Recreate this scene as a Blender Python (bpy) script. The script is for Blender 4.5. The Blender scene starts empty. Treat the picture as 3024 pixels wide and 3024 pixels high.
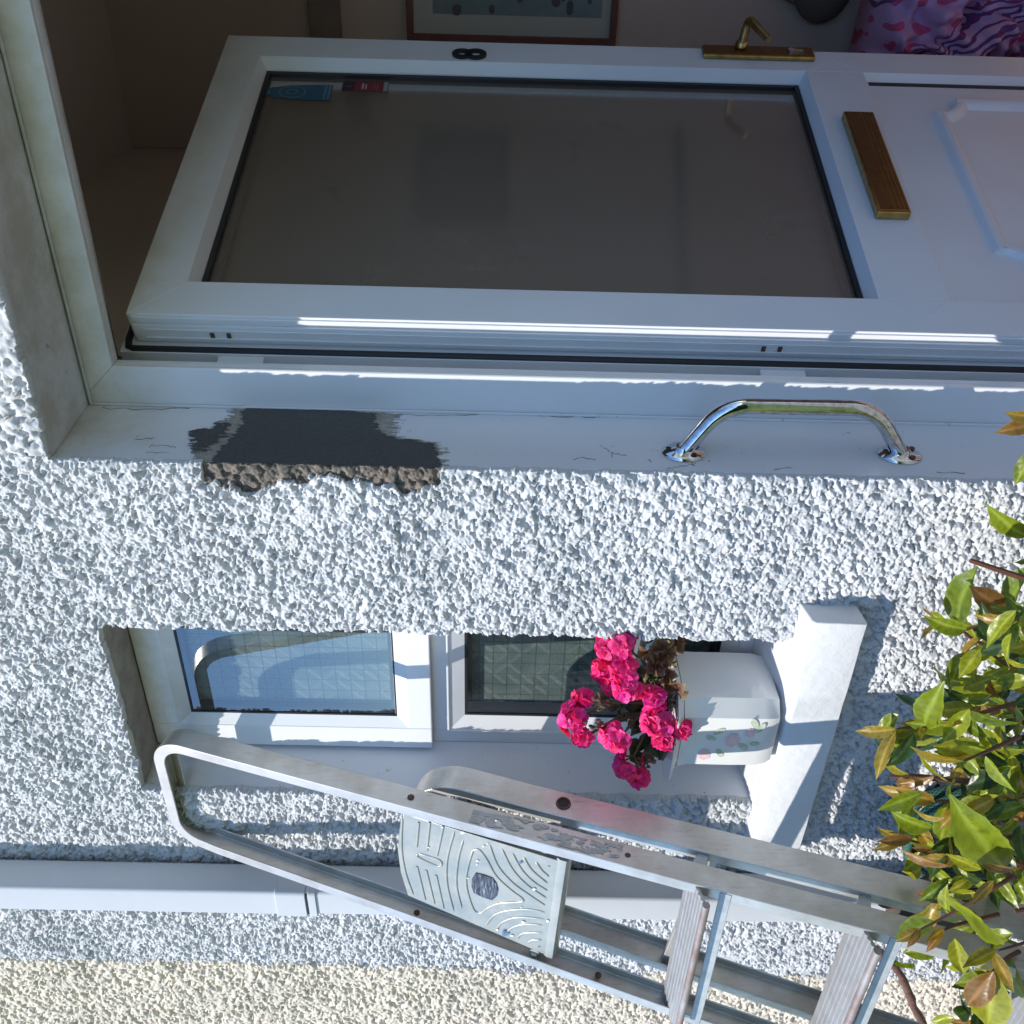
import bpy, math, random
import numpy as np
from mathutils import Vector, Matrix

random.seed(7)
rng = np.random.default_rng(11)
R_ = math.radians
scn = bpy.context.scene

# ------------------------------------------------------------------ camera, sky, sun, exposure
YAW, PITCH, ROLL, FPX = 33.51, -0.57, 1.31, 2800.0
CAMPOS = np.array([0.0, -1.18, 1.5])
def _axes():
    a, p, t = R_(YAW), R_(PITCH), R_(ROLL)
    F = np.array([-math.sin(a)*math.cos(p), math.cos(a)*math.cos(p), math.sin(p)])
    R = np.array([math.cos(a), math.sin(a), 0.0])
    U = np.cross(R, F)
    return -U*math.cos(t)+R*math.sin(t), R*math.cos(t)+U*math.sin(t), F
AX, AY, AF = _axes()
cd = bpy.data.cameras.new('camera'); cam = bpy.data.objects.new('camera', cd)
scn.collection.objects.link(cam)
cd.sensor_width = 36; cd.lens = FPX/3024*36; cd.clip_start = 0.02; cd.clip_end = 500
cam.matrix_world = Matrix(((AX[0], AY[0], -AF[0], CAMPOS[0]), (AX[1], AY[1], -AF[1], CAMPOS[1]),
                           (AX[2], AY[2], -AF[2], CAMPOS[2]), (0, 0, 0, 1)))
scn.camera = cam

SUN_DIR = Vector((0.43, 1.0, -1.32)).normalized()          # the way the light travels
SUN_EL = math.asin(-SUN_DIR.z); SUN_AZ = math.atan2(-SUN_DIR.x, -SUN_DIR.y)
w = bpy.data.worlds.new('World'); scn.world = w; w.use_nodes = True
nt = w.node_tree; bg = nt.nodes['Background']
sky = nt.nodes.new('ShaderNodeTexSky'); sky.sky_type = 'NISHITA'; sky.sun_disc = False
sky.dust_density = 0.0; sky.ozone_density = 6.5; sky.air_density = 1.0
sky.sun_elevation = SUN_EL; sky.sun_rotation = SUN_AZ % (2*math.pi)
nt.links.new(sky.outputs[0], bg.inputs[0]); bg.inputs[1].default_value = 0.15
sl = bpy.data.lights.new('sun', 'SUN'); sl.energy = 4.0; sl.angle = R_(0.53); sl.color = (1.0, 0.95, 0.87)
so = bpy.data.objects.new('sun', sl); scn.collection.objects.link(so)
so.rotation_euler = SUN_DIR.to_track_quat('-Z', 'Y').to_euler(); so.location = (-3, -4, 8)
scn.view_settings.view_transform = 'Standard'; scn.view_settings.look = 'None'
scn.view_settings.exposure = 0.52; scn.view_settings.gamma = 1
scn.cycles.max_bounces = 10; scn.cycles.transparent_max_bounces = 12
scn.cycles.caustics_reflective = False; scn.cycles.caustics_refractive = True

# ------------------------------------------------------------------ helpers
def ray(px, py): return AF + AX*(px-1512)/FPX - AY*(py-1512)/FPX
def on(p, n, d):
    n = np.array(n, float); r = ray(*p); return CAMPOS + r*((d-n@CAMPOS)/(n@r))
def ony(p, y): return on(p, (0, 1, 0), y)
def lerp(a, b, t): return a+(b-a)*t

class MB:
    def __init__(s): s.v = []; s.f = []
    def add(s, vs, fs):
        o = len(s.v); s.v += [tuple(float(c) for c in v) for v in vs]; s.f += [tuple(i+o for i in f) for f in fs]; return s
    def box(s, a, b, T=None):
        vs = [(x, y, z) for x in (a[0], b[0]) for y in (a[1], b[1]) for z in (a[2], b[2])]
        if T: vs = [T(v) for v in vs]
        return s.add(vs, [(0, 1, 3, 2), (4, 6, 7, 5), (0, 4, 5, 1), (2, 3, 7, 6), (0, 2, 6, 4), (1, 5, 7, 3)])
    def prism(s, poly, z0, z1, T=None):        # poly in (x,y), extruded in z
        n = len(poly); vs = [(x, y, z0) for x, y in poly]+[(x, y, z1) for x, y in poly]
        if T: vs = [T(v) for v in vs]
        return s.add(vs, [tuple(range(n))[::-1], tuple(range(n, 2*n))]+[(i, (i+1) % n, n+(i+1) % n, n+i) for i in range(n)])
    def tube(s, path, r, n=12, cap=True):
        P = [np.array(p, float) for p in path]; m = len(P)
        rs = r if hasattr(r, '__len__') else [r]*m
        T = [P[min(i+1, m-1)]-P[max(i-1, 0)] for i in range(m)]; T = [t/(np.linalg.norm(t)+1e-12) for t in T]
        a = np.array([0, 0, 1.0]) if abs(T[0][2]) < .9 else np.array([1.0, 0, 0])
        N = a-T[0]*(a@T[0]); N /= np.linalg.norm(N); vs = []
        for i in range(m):
            N = N-T[i]*(N@T[i]); N /= np.linalg.norm(N)+1e-12; B = np.cross(T[i], N)
            vs += [P[i]+rs[i]*(N*math.cos(2*math.pi*k/n)+B*math.sin(2*math.pi*k/n)) for k in range(n)]
        fs = [(i*n+k, i*n+(k+1) % n, (i+1)*n+(k+1) % n, (i+1)*n+k) for i in range(m-1) for k in range(n)]
        if cap: fs += [tuple(range(n))[::-1], tuple(range((m-1)*n, m*n))]
        return s.add(vs, fs)
    def loft(s, rings, cap=True, closed=True):
        n = len(rings[0]); m = len(rings); vs = [v for r in rings for v in r]
        q = n if closed else n-1
        fs = [(i*n+k, i*n+(k+1) % n, (i+1)*n+(k+1) % n, (i+1)*n+k) for i in range(m-1) for k in range(q)]
        if cap: fs += [tuple(range(n))[::-1], tuple(range((m-1)*n, m*n))]
        return s.add(vs, fs)
    def ball(s, c, r, n=10, m=7):
        r = r if hasattr(r, '__len__') else (r, r, r); rings = []
        for j in range(1, m):
            t = math.pi*j/m
            rings.append([(c[0]+r[0]*math.sin(t)*math.cos(2*math.pi*k/n), c[1]+r[1]*math.sin(t)*math.sin(2*math.pi*k/n), c[2]+r[2]*math.cos(t)) for k in range(n)])
        return s.loft(rings)

def root(name, loc, label, cat, group=None):
    o = bpy.data.objects.new(name, None); scn.collection.objects.link(o); o.location = loc
    o['label'] = label; o['category'] = cat
    if group: o['group'] = group
    o.empty_display_size = .05; return o
BASE = {}
def base_of(p):
    while p is not None and p.parent is not None: p = p.parent
    return Vector(p.location) if p is not None else Vector((0, 0, 0))
def finish(o, smooth, bevel):
    me = o.data
    if smooth is not None:
        me.shade_smooth(); me.set_sharp_from_angle(angle=R_(smooth))
    if bevel:
        b = o.modifiers.new('bevel', 'BEVEL'); b.width = bevel; b.segments = 2; b.limit_method = 'ANGLE'; b.angle_limit = R_(40)
def obj(name, mb, mat, parent=None, smooth=35, bevel=0, label=None):
    me = bpy.data.meshes.new(name)
    b = base_of(parent) if parent else Vector((0, 0, 0))
    me.from_pydata([(v[0]-b.x, v[1]-b.y, v[2]-b.z) for v in mb.v], [], mb.f); me.validate()
    me.materials.append(mat); o = bpy.data.objects.new(name, me); scn.collection.objects.link(o)
    if parent: o.parent = parent
    if label: o['label'] = label
    finish(o, smooth, bevel); return o
def struct(name, mb, mat, smooth=None):
    o = obj(name, mb, mat, None, smooth); o['kind'] = 'structure'; return o
def thing1(name, mb, mat, label, cat, smooth=35, bevel=0, group=None):
    o = obj(name, mb, mat, None, smooth, bevel); o['label'] = label; o['category'] = cat
    if group: o['group'] = group
    return o
def npobj(name, V, Q, mat, parent=None, tint=None, smooth=True):
    me = bpy.data.meshes.new(name); n, q = len(V), len(Q); k = Q.shape[1]
    if parent: V = V-np.array(base_of(parent))
    me.vertices.add(n); me.vertices.foreach_set('co', V.astype(np.float32).ravel())
    me.loops.add(q*k); me.loops.foreach_set('vertex_index', Q.astype(np.int32).ravel())
    me.polygons.add(q); me.polygons.foreach_set('loop_start', np.arange(0, q*k, k, dtype=np.int32))
    me.polygons.foreach_set('loop_total', np.full(q, k, dtype=np.int32))
    me.update(calc_edges=True); me.validate()
    if smooth: me.shade_smooth()
    if tint is not None:
        a = me.color_attributes.new('tint', 'FLOAT_COLOR', 'POINT'); a.data.foreach_set('color', tint.astype(np.float32).ravel())
    me.materials.append(mat); o = bpy.data.objects.new(name, me); scn.collection.objects.link(o)
    if parent: o.parent = parent
    return o

# --- materials
def node(nt, t, **kw):
    n = nt.nodes.new(t)
    for k, v in kw.items():
        if k in n.inputs: n.inputs[k].default_value = v
        else: setattr(n, k, v)
    return n
def mat(name, col, rough=.5, metal=0, spec=.5, var=None, vscale=20, vstr=.5, bump=0, bscale=60, coat=0, **kw):
    """var: second colour mixed in by noise"""
    m = bpy.data.materials.new(name); m.use_nodes = True; nt = m.node_tree; b = nt.nodes['Principled BSDF']
    b.inputs['Base Color'].default_value = (*col, 1); b.inputs['Roughness'].default_value = rough
    b.inputs['Metallic'].default_value = metal; b.inputs['Specular IOR Level'].default_value = spec
    b.inputs['Coat Weight'].default_value = coat; b.inputs['Coat Roughness'].default_value = .05
    tc = node(nt, 'ShaderNodeTexCoord')
    if var is not None:
        no = node(nt, 'ShaderNodeTexNoise', Scale=vscale, Detail=6.0, Roughness=.65); nt.links.new(tc.outputs['Object'], no.inputs['Vector'])
        cr = node(nt, 'ShaderNodeValToRGB'); cr.color_ramp.elements[0].position = .5-.25*(1-vstr); cr.color_ramp.elements[1].position = .5+.35*(1-vstr)+.08
        cr.color_ramp.elements[0].color = (*col, 1); cr.color_ramp.elements[1].color = (*var, 1)
        nt.links.new(no.outputs['Fac'], cr.inputs['Fac']); nt.links.new(cr.outputs['Color'], b.inputs['Base Color'])
    if bump:
        n2 = node(nt, 'ShaderNodeTexNoise', Scale=bscale, Detail=5.0); nt.links.new(tc.outputs['Object'], n2.inputs['Vector'])
        bp = node(nt, 'ShaderNodeBump', Strength=bump, Distance=.002); nt.links.new(n2.outputs['Fac'], bp.inputs['Height']); nt.links.new(bp.outputs['Normal'], b.inputs['Normal'])
    for k, v in kw.items(): b.inputs[k].default_value = v
    return m
def ramp(nt, fac, stops):
    cr = node(nt, 'ShaderNodeValToRGB'); e = cr.color_ramp.elements
    while len(e) < len(stops): e.new(.5)
    for i, (p, c) in enumerate(stops): e[i].position = p; e[i].color = (*c, 1)
    nt.links.new(fac, cr.inputs['Fac']); return cr.outputs['Color']
def mixc(nt, fac, a, b, mode='MIX'):
    m = node(nt, 'ShaderNodeMix', data_type='RGBA', blend_type=mode)
    if isinstance(fac, (int, float)): m.inputs[0].default_value = fac
    else: nt.links.new(fac, m.inputs[0])
    for i, x in ((6, a), (7, b)):
        if isinstance(x, tuple): m.inputs[i].default_value = (*x, 1)
        else: nt.links.new(x, m.inputs[i])
    return m.outputs[2]

def paint_mat(name, col, dirt, z0=9, rough=.35, spec=.5, chips=False, cscale=35):
    """white paint / plastic with dirt that gathers above height z0 (world) and sparse specks"""
    m = mat(name, col, rough, spec=spec); nt = m.node_tree; b = nt.nodes['Principled BSDF']
    g = node(nt, 'ShaderNodeNewGeometry'); sx = node(nt, 'ShaderNodeSeparateXYZ'); nt.links.new(g.outputs['Position'], sx.inputs[0])
    n1 = node(nt, 'ShaderNodeTexNoise', Scale=9.0, Detail=7.0, Roughness=.7); nt.links.new(g.outputs['Position'], n1.inputs['Vector'])
    mr = node(nt, 'ShaderNodeMapRange'); mr.inputs[1].default_value = z0-.16; mr.inputs[2].default_value = z0+.05
    nt.links.new(sx.outputs['Z'], mr.inputs[0])
    ad0 = node(nt, 'ShaderNodeMapRange'); ad0.inputs[1].default_value = .35; ad0.inputs[2].default_value = .62; nt.links.new(n1.outputs['Fac'], ad0.inputs[0]); ad = node(nt, 'ShaderNodeMath', operation='MULTIPLY'); nt.links.new(ad0.outputs[0], ad.inputs[0]); nt.links.new(mr.outputs[0], ad.inputs[1])
    c1 = mixc(nt, ad.outputs[0], tuple(col), tuple(dirt))
    n2 = node(nt, 'ShaderNodeTexNoise', Scale=float(cscale), Detail=8.0, Roughness=.75); nt.links.new(g.outputs['Position'], n2.inputs['Vector'])
    k = ramp(nt, n2.outputs['Fac'], [(.635 if chips else .70, (0, 0, 0)), (.665 if chips else .78, (1, 1, 1))])
    c2 = mixc(nt, k, c1, (.36, .345, .31) if chips else tuple(dirt))
    n3 = node(nt, 'ShaderNodeTexNoise', Scale=3.5, Detail=4.0); nt.links.new(g.outputs['Position'], n3.inputs['Vector'])
    k3 = ramp(nt, n3.outputs['Fac'], [(.35, (.93, .93, .93)), (.65, (1, 1, 1))])
    c3 = mixc(nt, 1.0, c2, k3, 'MULTIPLY')
    nt.links.new(c3, b.inputs['Base Color'])
    bp = node(nt, 'ShaderNodeBump', Strength=.25 if chips else .06, Distance=.002); nt.links.new(n2.outputs['Fac'], bp.inputs['Height']); nt.links.new(bp.outputs['Normal'], b.inputs['Normal'])
    return m

M = {}
M['upvc'] = paint_mat('white_plastic', (.76, .775, .80), (.45, .43, .34), z0=2.16, rough=.28)
M['reveal'] = paint_mat('white_gloss_paint', (.71, .73, .765), (.44, .41, .34), z0=2.14, rough=.38, chips=True)
M['sill'] = mat('sill_paint', (.61, .62, .64), .55, var=(.575, .585, .59), vscale=11, vstr=.15, bump=.9, bscale=60)
def roughcast_mat(name, c, dark):
    m = mat(name, c, .62, spec=.35); nt = m.node_tree; b = nt.nodes['Principled BSDF']
    g = node(nt, 'ShaderNodeNewGeometry')
    n1 = node(nt, 'ShaderNodeTexNoise', Scale=220.0, Detail=3.0); nt.links.new(g.outputs['Position'], n1.inputs['Vector'])
    n2 = node(nt, 'ShaderNodeTexNoise', Scale=6.0, Detail=5.0); nt.links.new(g.outputs['Position'], n2.inputs['Vector'])
    k1 = ramp(nt, n1.outputs['Fac'], [(.68, tuple(c)), (.76, tuple(dark))])
    k2 = ramp(nt, n2.outputs['Fac'], [(.3, (.84, .85, .85)), (.55, (1, 1, 1))])
    nt.links.new(mixc(nt, 1.0, k1, k2, 'MULTIPLY'), b.inputs['Base Color'])
    bp = node(nt, 'ShaderNodeBump', Strength=.35, Distance=.0015); nt.links.new(n1.outputs['Fac'], bp.inputs['Height']); nt.links.new(bp.outputs['Normal'], b.inputs['Normal'])
    return m
M['rough'] = roughcast_mat('white_roughcast', (.56, .572, .59), (.28, .29, .31))
M['cream'] = roughcast_mat('cream_roughcast', (.66, .60, .505), (.34, .29, .22))
M['black'] = mat('black_rubber', (.012, .012, .014), .45)
M['brass'] = mat('brass', (.55, .38, .14), .28, metal=1, var=(.30, .19, .08), vscale=60)
M['bronze'] = mat('brown_brass_face', (.20, .095, .03), .33, metal=.6, var=(.14, .06, .02), vscale=40)
M['chrome'] = mat('chrome', (.72, .73, .74), .05, metal=1, var=(.50, .50, .50), vscale=90, vstr=.9)
M['rust'] = mat('rusty_steel', (.16, .07, .04), .7, metal=.2, var=(.06, .045, .04), vscale=90)
def alu_mat(name, c, c2, rough):
    m = mat(name, c, rough, metal=.65); nt = m.node_tree; b = nt.nodes['Principled BSDF']
    tc = node(nt, 'ShaderNodeTexCoord'); mp = node(nt, 'ShaderNodeMapping'); mp.inputs['Scale'].default_value = (260, 200, 26)
    nt.links.new(tc.outputs['Object'], mp.inputs[0])
    n1 = node(nt, 'ShaderNodeTexNoise', Scale=1.0, Detail=6.0, Roughness=.7); nt.links.new(mp.outputs[0], n1.inputs['Vector'])
    n2 = node(nt, 'ShaderNodeTexNoise', Scale=16.0, Detail=5.0, Roughness=.6); nt.links.new(tc.outputs['Object'], n2.inputs['Vector'])
    col = ramp(nt, n1.outputs['Fac'], [(.22, tuple(x*.5 for x in c2)), (.31, tuple(c2)), (.42, tuple(c)), (.85, tuple(min(1, x*1.12) for x in c))])
    k = ramp(nt, n2.outputs['Fac'], [(.35, (.80, .78, .74)), (.6, (1, 1, 1))])
    nt.links.new(mixc(nt, 1.0, col, k, 'MULTIPLY'), b.inputs['Base Color'])
    r = node(nt, 'ShaderNodeMapRange'); r.inputs[3].default_value = rough+.15; r.inputs[4].default_value = rough-.08; nt.links.new(n1.outputs['Fac'], r.inputs[0]); nt.links.new(r.outputs[0], b.inputs['Roughness'])
    bp = node(nt, 'ShaderNodeBump', Strength=.1, Distance=.0006); nt.links.new(n1.outputs['Fac'], bp.inputs['Height']); nt.links.new(bp.outputs['Normal'], b.inputs['Normal'])
    return m
M['alu'] = alu_mat('worn_aluminium', (.60, .585, .56), (.47, .45, .42), .37)
M['galv'] = mat('galvanised_strip', (.50, .53, .54), .5, metal=.55, var=(.34, .36, .37), vscale=45)
M['plat'] = mat('painted_platform', (.32, .36, .35), .40, metal=.35, var=(.54, .51, .44), vscale=20, vstr=.3, bump=.2, bscale=90)
M['pvcpipe'] = mat('grey_white_pipe', (.53, .55, .58), .42, var=(.49, .51, .54), vscale=4)
M['soil'] = mat('dark_soil', (.03, .02, .018), .9, bump=1, bscale=80)

# ------------------------------------------------------------------ noise in numpy
_T = rng.random((6, 512, 512))
def vnoise(X, Z, s, k=0):
    x, z = X/s, Z/s; xi, zi = np.floor(x).astype(int), np.floor(z).astype(int); fx, fz = x-xi, z-zi
    fx = fx*fx*(3-2*fx); fz = fz*fz*(3-2*fz); t = _T[k]
    g = lambda a, b: t[(xi+a) % 512, (zi+b) % 512]
    return (g(0, 0)*(1-fx)+g(1, 0)*fx)*(1-fz)+(g(0, 1)*(1-fx)+g(1, 1)*fx)*fz
def domes(X, Z, c, rmin, rmax, amp, seed=0, lift=.6, drop=0):
    """overlapping pebbles: highest dome wins"""
    ix, iz = np.floor(X/c).astype(int), np.floor(Z/c).astype(int); h = np.zeros_like(X)
    for a in (-1, 0, 1):
        for b in (-1, 0, 1):
            jx, jz = (ix+a+37*seed) % 512, (iz+b+91*seed) % 512
            cx = (ix+a+_T[0][jx, jz])*c; cz = (iz+b+_T[1][jx, jz])*c
            r = rmin+(rmax-rmin)*_T[2][jx, jz]; up = _T[3][jx, jz]*lift; on_ = _T[5][(jx+13) % 512, (jz+7) % 512] > drop
            st = .65+.7*_T[4][jx, jz]; an = _T[5][jx, jz]*3.14
            dx, dz = X-cx, Z-cz; u = dx*np.cos(an)+dz*np.sin(an); v = -dx*np.sin(an)+dz*np.cos(an)
            d2 = (u*u*st+v*v/st)/(r*r)
            h = np.maximum(h, np.where((d2 < 1) & on_, (np.sqrt(np.maximum(1-d2, 0))*.75+up)*amp*(r/rmax), 0))
    return h
def cast_height(X, Z):
    X, Z = X*1.27, Z*1.27
    Xw = X+.006*(vnoise(X, Z, .007, 0)-.5)+.004*(vnoise(X, Z, .0035, 1)-.5)
    Zw = Z+.006*(vnoise(X, Z, .007, 2)-.5)+.004*(vnoise(X, Z, .0035, 3)-.5)
    big = domes(Xw, Zw, .0135, .0062, .0115, .0155, 0, .45, .20)
    mid = domes(Xw, Zw, .0078, .003, .006, .0088, 1, .6, .28)
    h = np.maximum(big, mid+.0015)+.22*mid+.0030*(vnoise(X, Z, .0052, 4)-.5)
    t = np.clip((h-.0045)/.0065, 0, 1); t = t*t*(3-2*t)
    h = .0070*t+.33*h+.0026*(vnoise(X, Z, .0042, 1)-.5)+.0016*(vnoise(X, Z, .0024, 3)-.5)+.004*(vnoise(X, Z, .03, 5)-.5)
    h += .0030*(1-np.abs(2*vnoise(X+.3, Z+.7, .0065, 0)-1))**2*t
    return h*(.66+.26*vnoise(X, Z, .10, 2)+.10*vnoise(X, Z, .035, 4))
def grid_cast(name, x0, x1, z0, z1, step, keep, hfun, material, parent, y0=.0, skirt=.0065):
    xs = np.arange(x0, x1+step/2, step); zs = np.arange(z0, z1+step/2, step)
    X, Z = np.meshgrid(xs, zs, indexing='ij'); H = hfun(X, Z)
    jit = step*.3
    V = np.stack([X+(rng.random(X.shape)-.5)*jit, y0-H, Z+(rng.random(X.shape)-.5)*jit], -1).reshape(-1, 3)
    nx, nz = X.shape; I = np.arange(nx*nz).reshape(nx, nz)
    Xc, Zc = (X[:-1, :-1]+step/2), (Z[:-1, :-1]+step/2); K = keep(Xc, Zc)
    Q = np.stack([I[:-1, :-1], I[1:, :-1], I[1:, 1:], I[:-1, 1:]], -1)
    Kp = np.pad(K, 1)
    sk = []
    def side(mask, a, b):            # boundary edges -> skirt quads
        e = np.stack([Q[..., a][mask], Q[..., b][mask]], -1); sk.append(e)
    side(K & ~Kp[:-2, 1:-1], 3, 0); side(K & ~Kp[2:, 1:-1], 1, 2); side(K & ~Kp[1:-1, :-2], 0, 1); side(K & ~Kp[1:-1, 2:], 2, 3)
    E = np.concatenate(sk); Qk = Q[K]
    used, inv = np.unique(Qk.ravel(), return_inverse=True); remap = np.full(nx*nz, -1); remap[used] = np.arange(len(used))
    Vu = V[used]; Eu = remap[E]; n = len(Vu)
    bv, binv = np.unique(Eu.ravel(), return_inverse=True); Vb = Vu[bv].copy(); Vb[:, 1] = y0+skirt
    binv = binv.reshape(-1, 2)+n
    S = np.stack([Eu[:, 1], Eu[:, 0], binv[:, 0], binv[:, 1]], -1)
    return npobj(name, np.concatenate([Vu, Vb]), np.concatenate([inv.reshape(-1, 4), S]), material, parent)

# ------------------------------------------------------------------ setting: ground, hall
mg = mat('concrete_path', (.24, .23, .22), .85, var=(.17, .165, .16), vscale=8, bump=.5, bscale=70)
struct('ground', MB().add([(-60, -60, -.01), (60, -60, -.01), (60, .0, -.01), (-60, .0, -.01)], [(0, 1, 2, 3)]), mat('lawn_green', (.06, .11, .03), .9, var=(.10, .14, .04), vscale=12, bump=1, bscale=120))
struct('path', MB().box((-6, -1.9, -.05), (6, 0, .0)), mg)
hw = mat('hall_wall_paint', (.60, .49, .41), .8, var=(.55, .45, .38), vscale=3)
hc = mat('hall_ceiling_paint', (.55, .50, .44), .8)
struct('hall_floor', MB().box((-.70, .29, .02), (1.6, 1.8, .09)), mat('hall_carpet', (.22, .13, .10), .9, bump=.6, bscale=200))
struct('hall_ceiling', MB().box((-.72, .30, 2.627), (1.6, 1.8, 2.69)), hc)
hb = struct('hall_back_wall', MB().box((-.68, 1.767, .02), (1.6, 1.85, 2.627)), hw)
obj('picture_rail', MB().box((-.664, 1.74, 1.979), (1.6, 1.7675, 2.064)), mat('grey_wood', (.20, .16, .14), .6, var=(.26, .21, .18), vscale=14), hb, bevel=.004)
struct('hall_left_wall', MB().box((-.76, .30, .02), (-.682, 1.85, 2.627)), hw)
struct('hall_right_wall', MB().box((.80, .30, .02), (.90, 1.767, .95)).box((.80, .30, 2.3), (.90, 1.767, 2.627)).box((.80, .30, .95), (.90, .36, 2.3)).box((.80, .96, .95), (.90, 1.767, 2.3)), hw)  # unseen window opening added in this wall to let sky light brighten the hall

# ------------------------------------------------------------------ house wall
HW = root('house_wall', (-1.0, 0, 0), 'white roughcast house wall with the open front door and the small window', 'wall')
ZT = 2.155
body = MB()
body.prism([(-1.965, .006), (-1.412, .006), (-1.391, .11), (-1.391, .25), (-1.965, .25)], 0, ZT)           # left of window
body.prism([(-1.016, .006), (-.7085, .006), (-.698, .157), (-.698, .30), (-1.03, .30), (-1.03, .11)], 0, ZT)   # between window and door
body.box((-1.41, .03, 0), (-1.018, .25, 1.0))                                                                # under the sill
body.prism([(-1.965, .006), (1.6, .006), (1.6, .30), (-1.965, .30)], ZT, 2.8)                                  # above the openings
body.prism([(.372, .006), (1.6, .006), (1.6, .30), (.362, .30), (.362, .157)], 0, ZT)                            # right of the door
obj('painted_reveal', body, M['reveal'], HW, smooth=None, bevel=.0015)
obj('upper_storey', MB().box((-1.965, .006, 2.8), (1.6, .25, 4.2)), M['rough'], HW, smooth=None)

def nz(X, Z, s, a, k=0): return a*(vnoise(X, Z, s, k)-.5)*2
XW0, XW1, XD0 = -1.410, -1.0165, -.7085
def bare_mask(X, Z):
    e = np.where(Z > 1.90, .744, np.where(Z > 1.70, .735, .738))
    lim = -e - .018*np.exp(-((Z-1.865)/.028)**2) - .008*np.exp(-((Z-1.63)/.03)**2)+.007*np.exp(-((Z-1.76)/.03)**2)
    return (X > lim+nz(X, Z, .016, .009, 2)+nz(X, Z, .006, .003, 1)) & (Z < 1.932+nz(X, Z, .014, .008, 1)) & (Z > 1.585+nz(X, Z, .014, .009, 3)+.35*np.clip(-.71-X, 0, 1))
def boundary(X, Z): return -1.968+nz(X, Z, .02, .008, 4)+nz(X, Z, .12, .006, 5) - .008*(Z < 1.5)
def keep_main(X, Z):
    n1 = nz(X, Z, .013, .0022, 0)+nz(X, Z, .03, .0018, 1)
    win = (X > XW0+n1) & (X < XW1+n1) & (Z < ZT-.004+n1) & (Z > 1.0)
    door = (X > XD0+n1*.7+.001) & (X < .372) & (Z < ZT-.003+n1)
    sil = (X > -1.53) & (X < -.945) & (Z > .935) & (Z < 1.024)
    return ~win & ~door & ~bare_mask(X, Z) & ~sil & (X > boundary(X, Z))
def smear(X, Z, cx, cz, rx, rz): return np.exp(-(((X-cx)/rx)**2+((Z-cz)/rz)**2)**2)
def h_main(X, Z):
    h = cast_height(X, Z)
    ed = np.minimum(np.abs(X-XD0), 1); h *= .55+.45*np.clip(ed/.012, 0, 1)
    k = smear(X, Z, -1.93, 1.02, .05, .075); h = h*(1-.85*k)+.007*k
    return h-.001
grid_cast('roughcast', -1.99, -.70, .30, 2.66, .0015, keep_main, h_main, M['rough'], HW)
obj_above = grid_cast('roughcast', -.702, .60, 2.10, 2.66, .0032, lambda X, Z: keep_main(X, Z) & (X > -.7), h_main, M['rough'], HW)
grid_cast('roughcast', .36, 1.5, .4, 2.10, .006, lambda X, Z: (X > .372), h_main, M['rough'], HW)
grid_cast('roughcast', -1.965, -.71, .02, .30, .006, lambda X, Z: X < 5, h_main, M['rough'], HW)

# bare aggregate where the render broke away
mb_ = bpy.data.materials.new('bare_mortar'); mb_.use_nodes = True; nt = mb_.node_tree; b = nt.nodes['Principled BSDF']; b.inputs['Roughness'].default_value = .85
g = node(nt, 'ShaderNodeNewGeometry'); vo = node(nt, 'ShaderNodeTexVoronoi', Scale=85.0); nt.links.new(g.outputs['Position'], vo.inputs['Vector'])
no = node(nt, 'ShaderNodeTexNoise', Scale=160.0, Detail=5.0); nt.links.new(g.outputs['Position'], no.inputs['Vector'])
sp = node(nt, 'ShaderNodeSeparateColor'); nt.links.new(vo.outputs['Color'], sp.inputs[0])
stone = ramp(nt, sp.outputs[0], [(0, (.10, .09, .082)), (.35, (.20, .18, .16)), (.7, (.15, .137, .125)), (1, (.235, .19, .155))])
gr = ramp(nt, no.outputs['Fac'], [(.35, (.45, .45, .45)), (.65, (1.1, 1.05, 1))])
nt.links.new(mixc(nt, 1.0, stone, gr, 'MULTIPLY'), b.inputs['Base Color'])
bp = node(nt, 'ShaderNodeBump', Strength=.6, Distance=.002); nt.links.new(no.outputs['Fac'], bp.inputs['Height']); nt.links.new(bp.outputs['Normal'], b.inputs['Normal'])
def h_bare(X, Z):
    h = domes(X, Z, .014, .005, .0095, .009, 3, .3)+domes(X, Z, .005, .002, .004, .0025, 4)+.002*(vnoise(X, Z, .003, 2)-.5)
    return h*.75+.0
grid_cast('bare_mortar', -.790, -.706, 1.56, 1.96, .0014, lambda X, Z: bare_mask(X+.0, Z) & (X < XD0), h_bare, mb_, HW, y0=.004, skirt=.01)

obj('cement_soffit', MB().prism([(-1.411, .007), (-1.017, .007), (-1.029, .112), (-1.391, .112)], ZT-.003, ZT+.01), mat('bare_cement', (.34, .32, .28), .9, var=(.20, .185, .16), vscale=25, bump=.8, bscale=110), HW, smooth=None)
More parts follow.
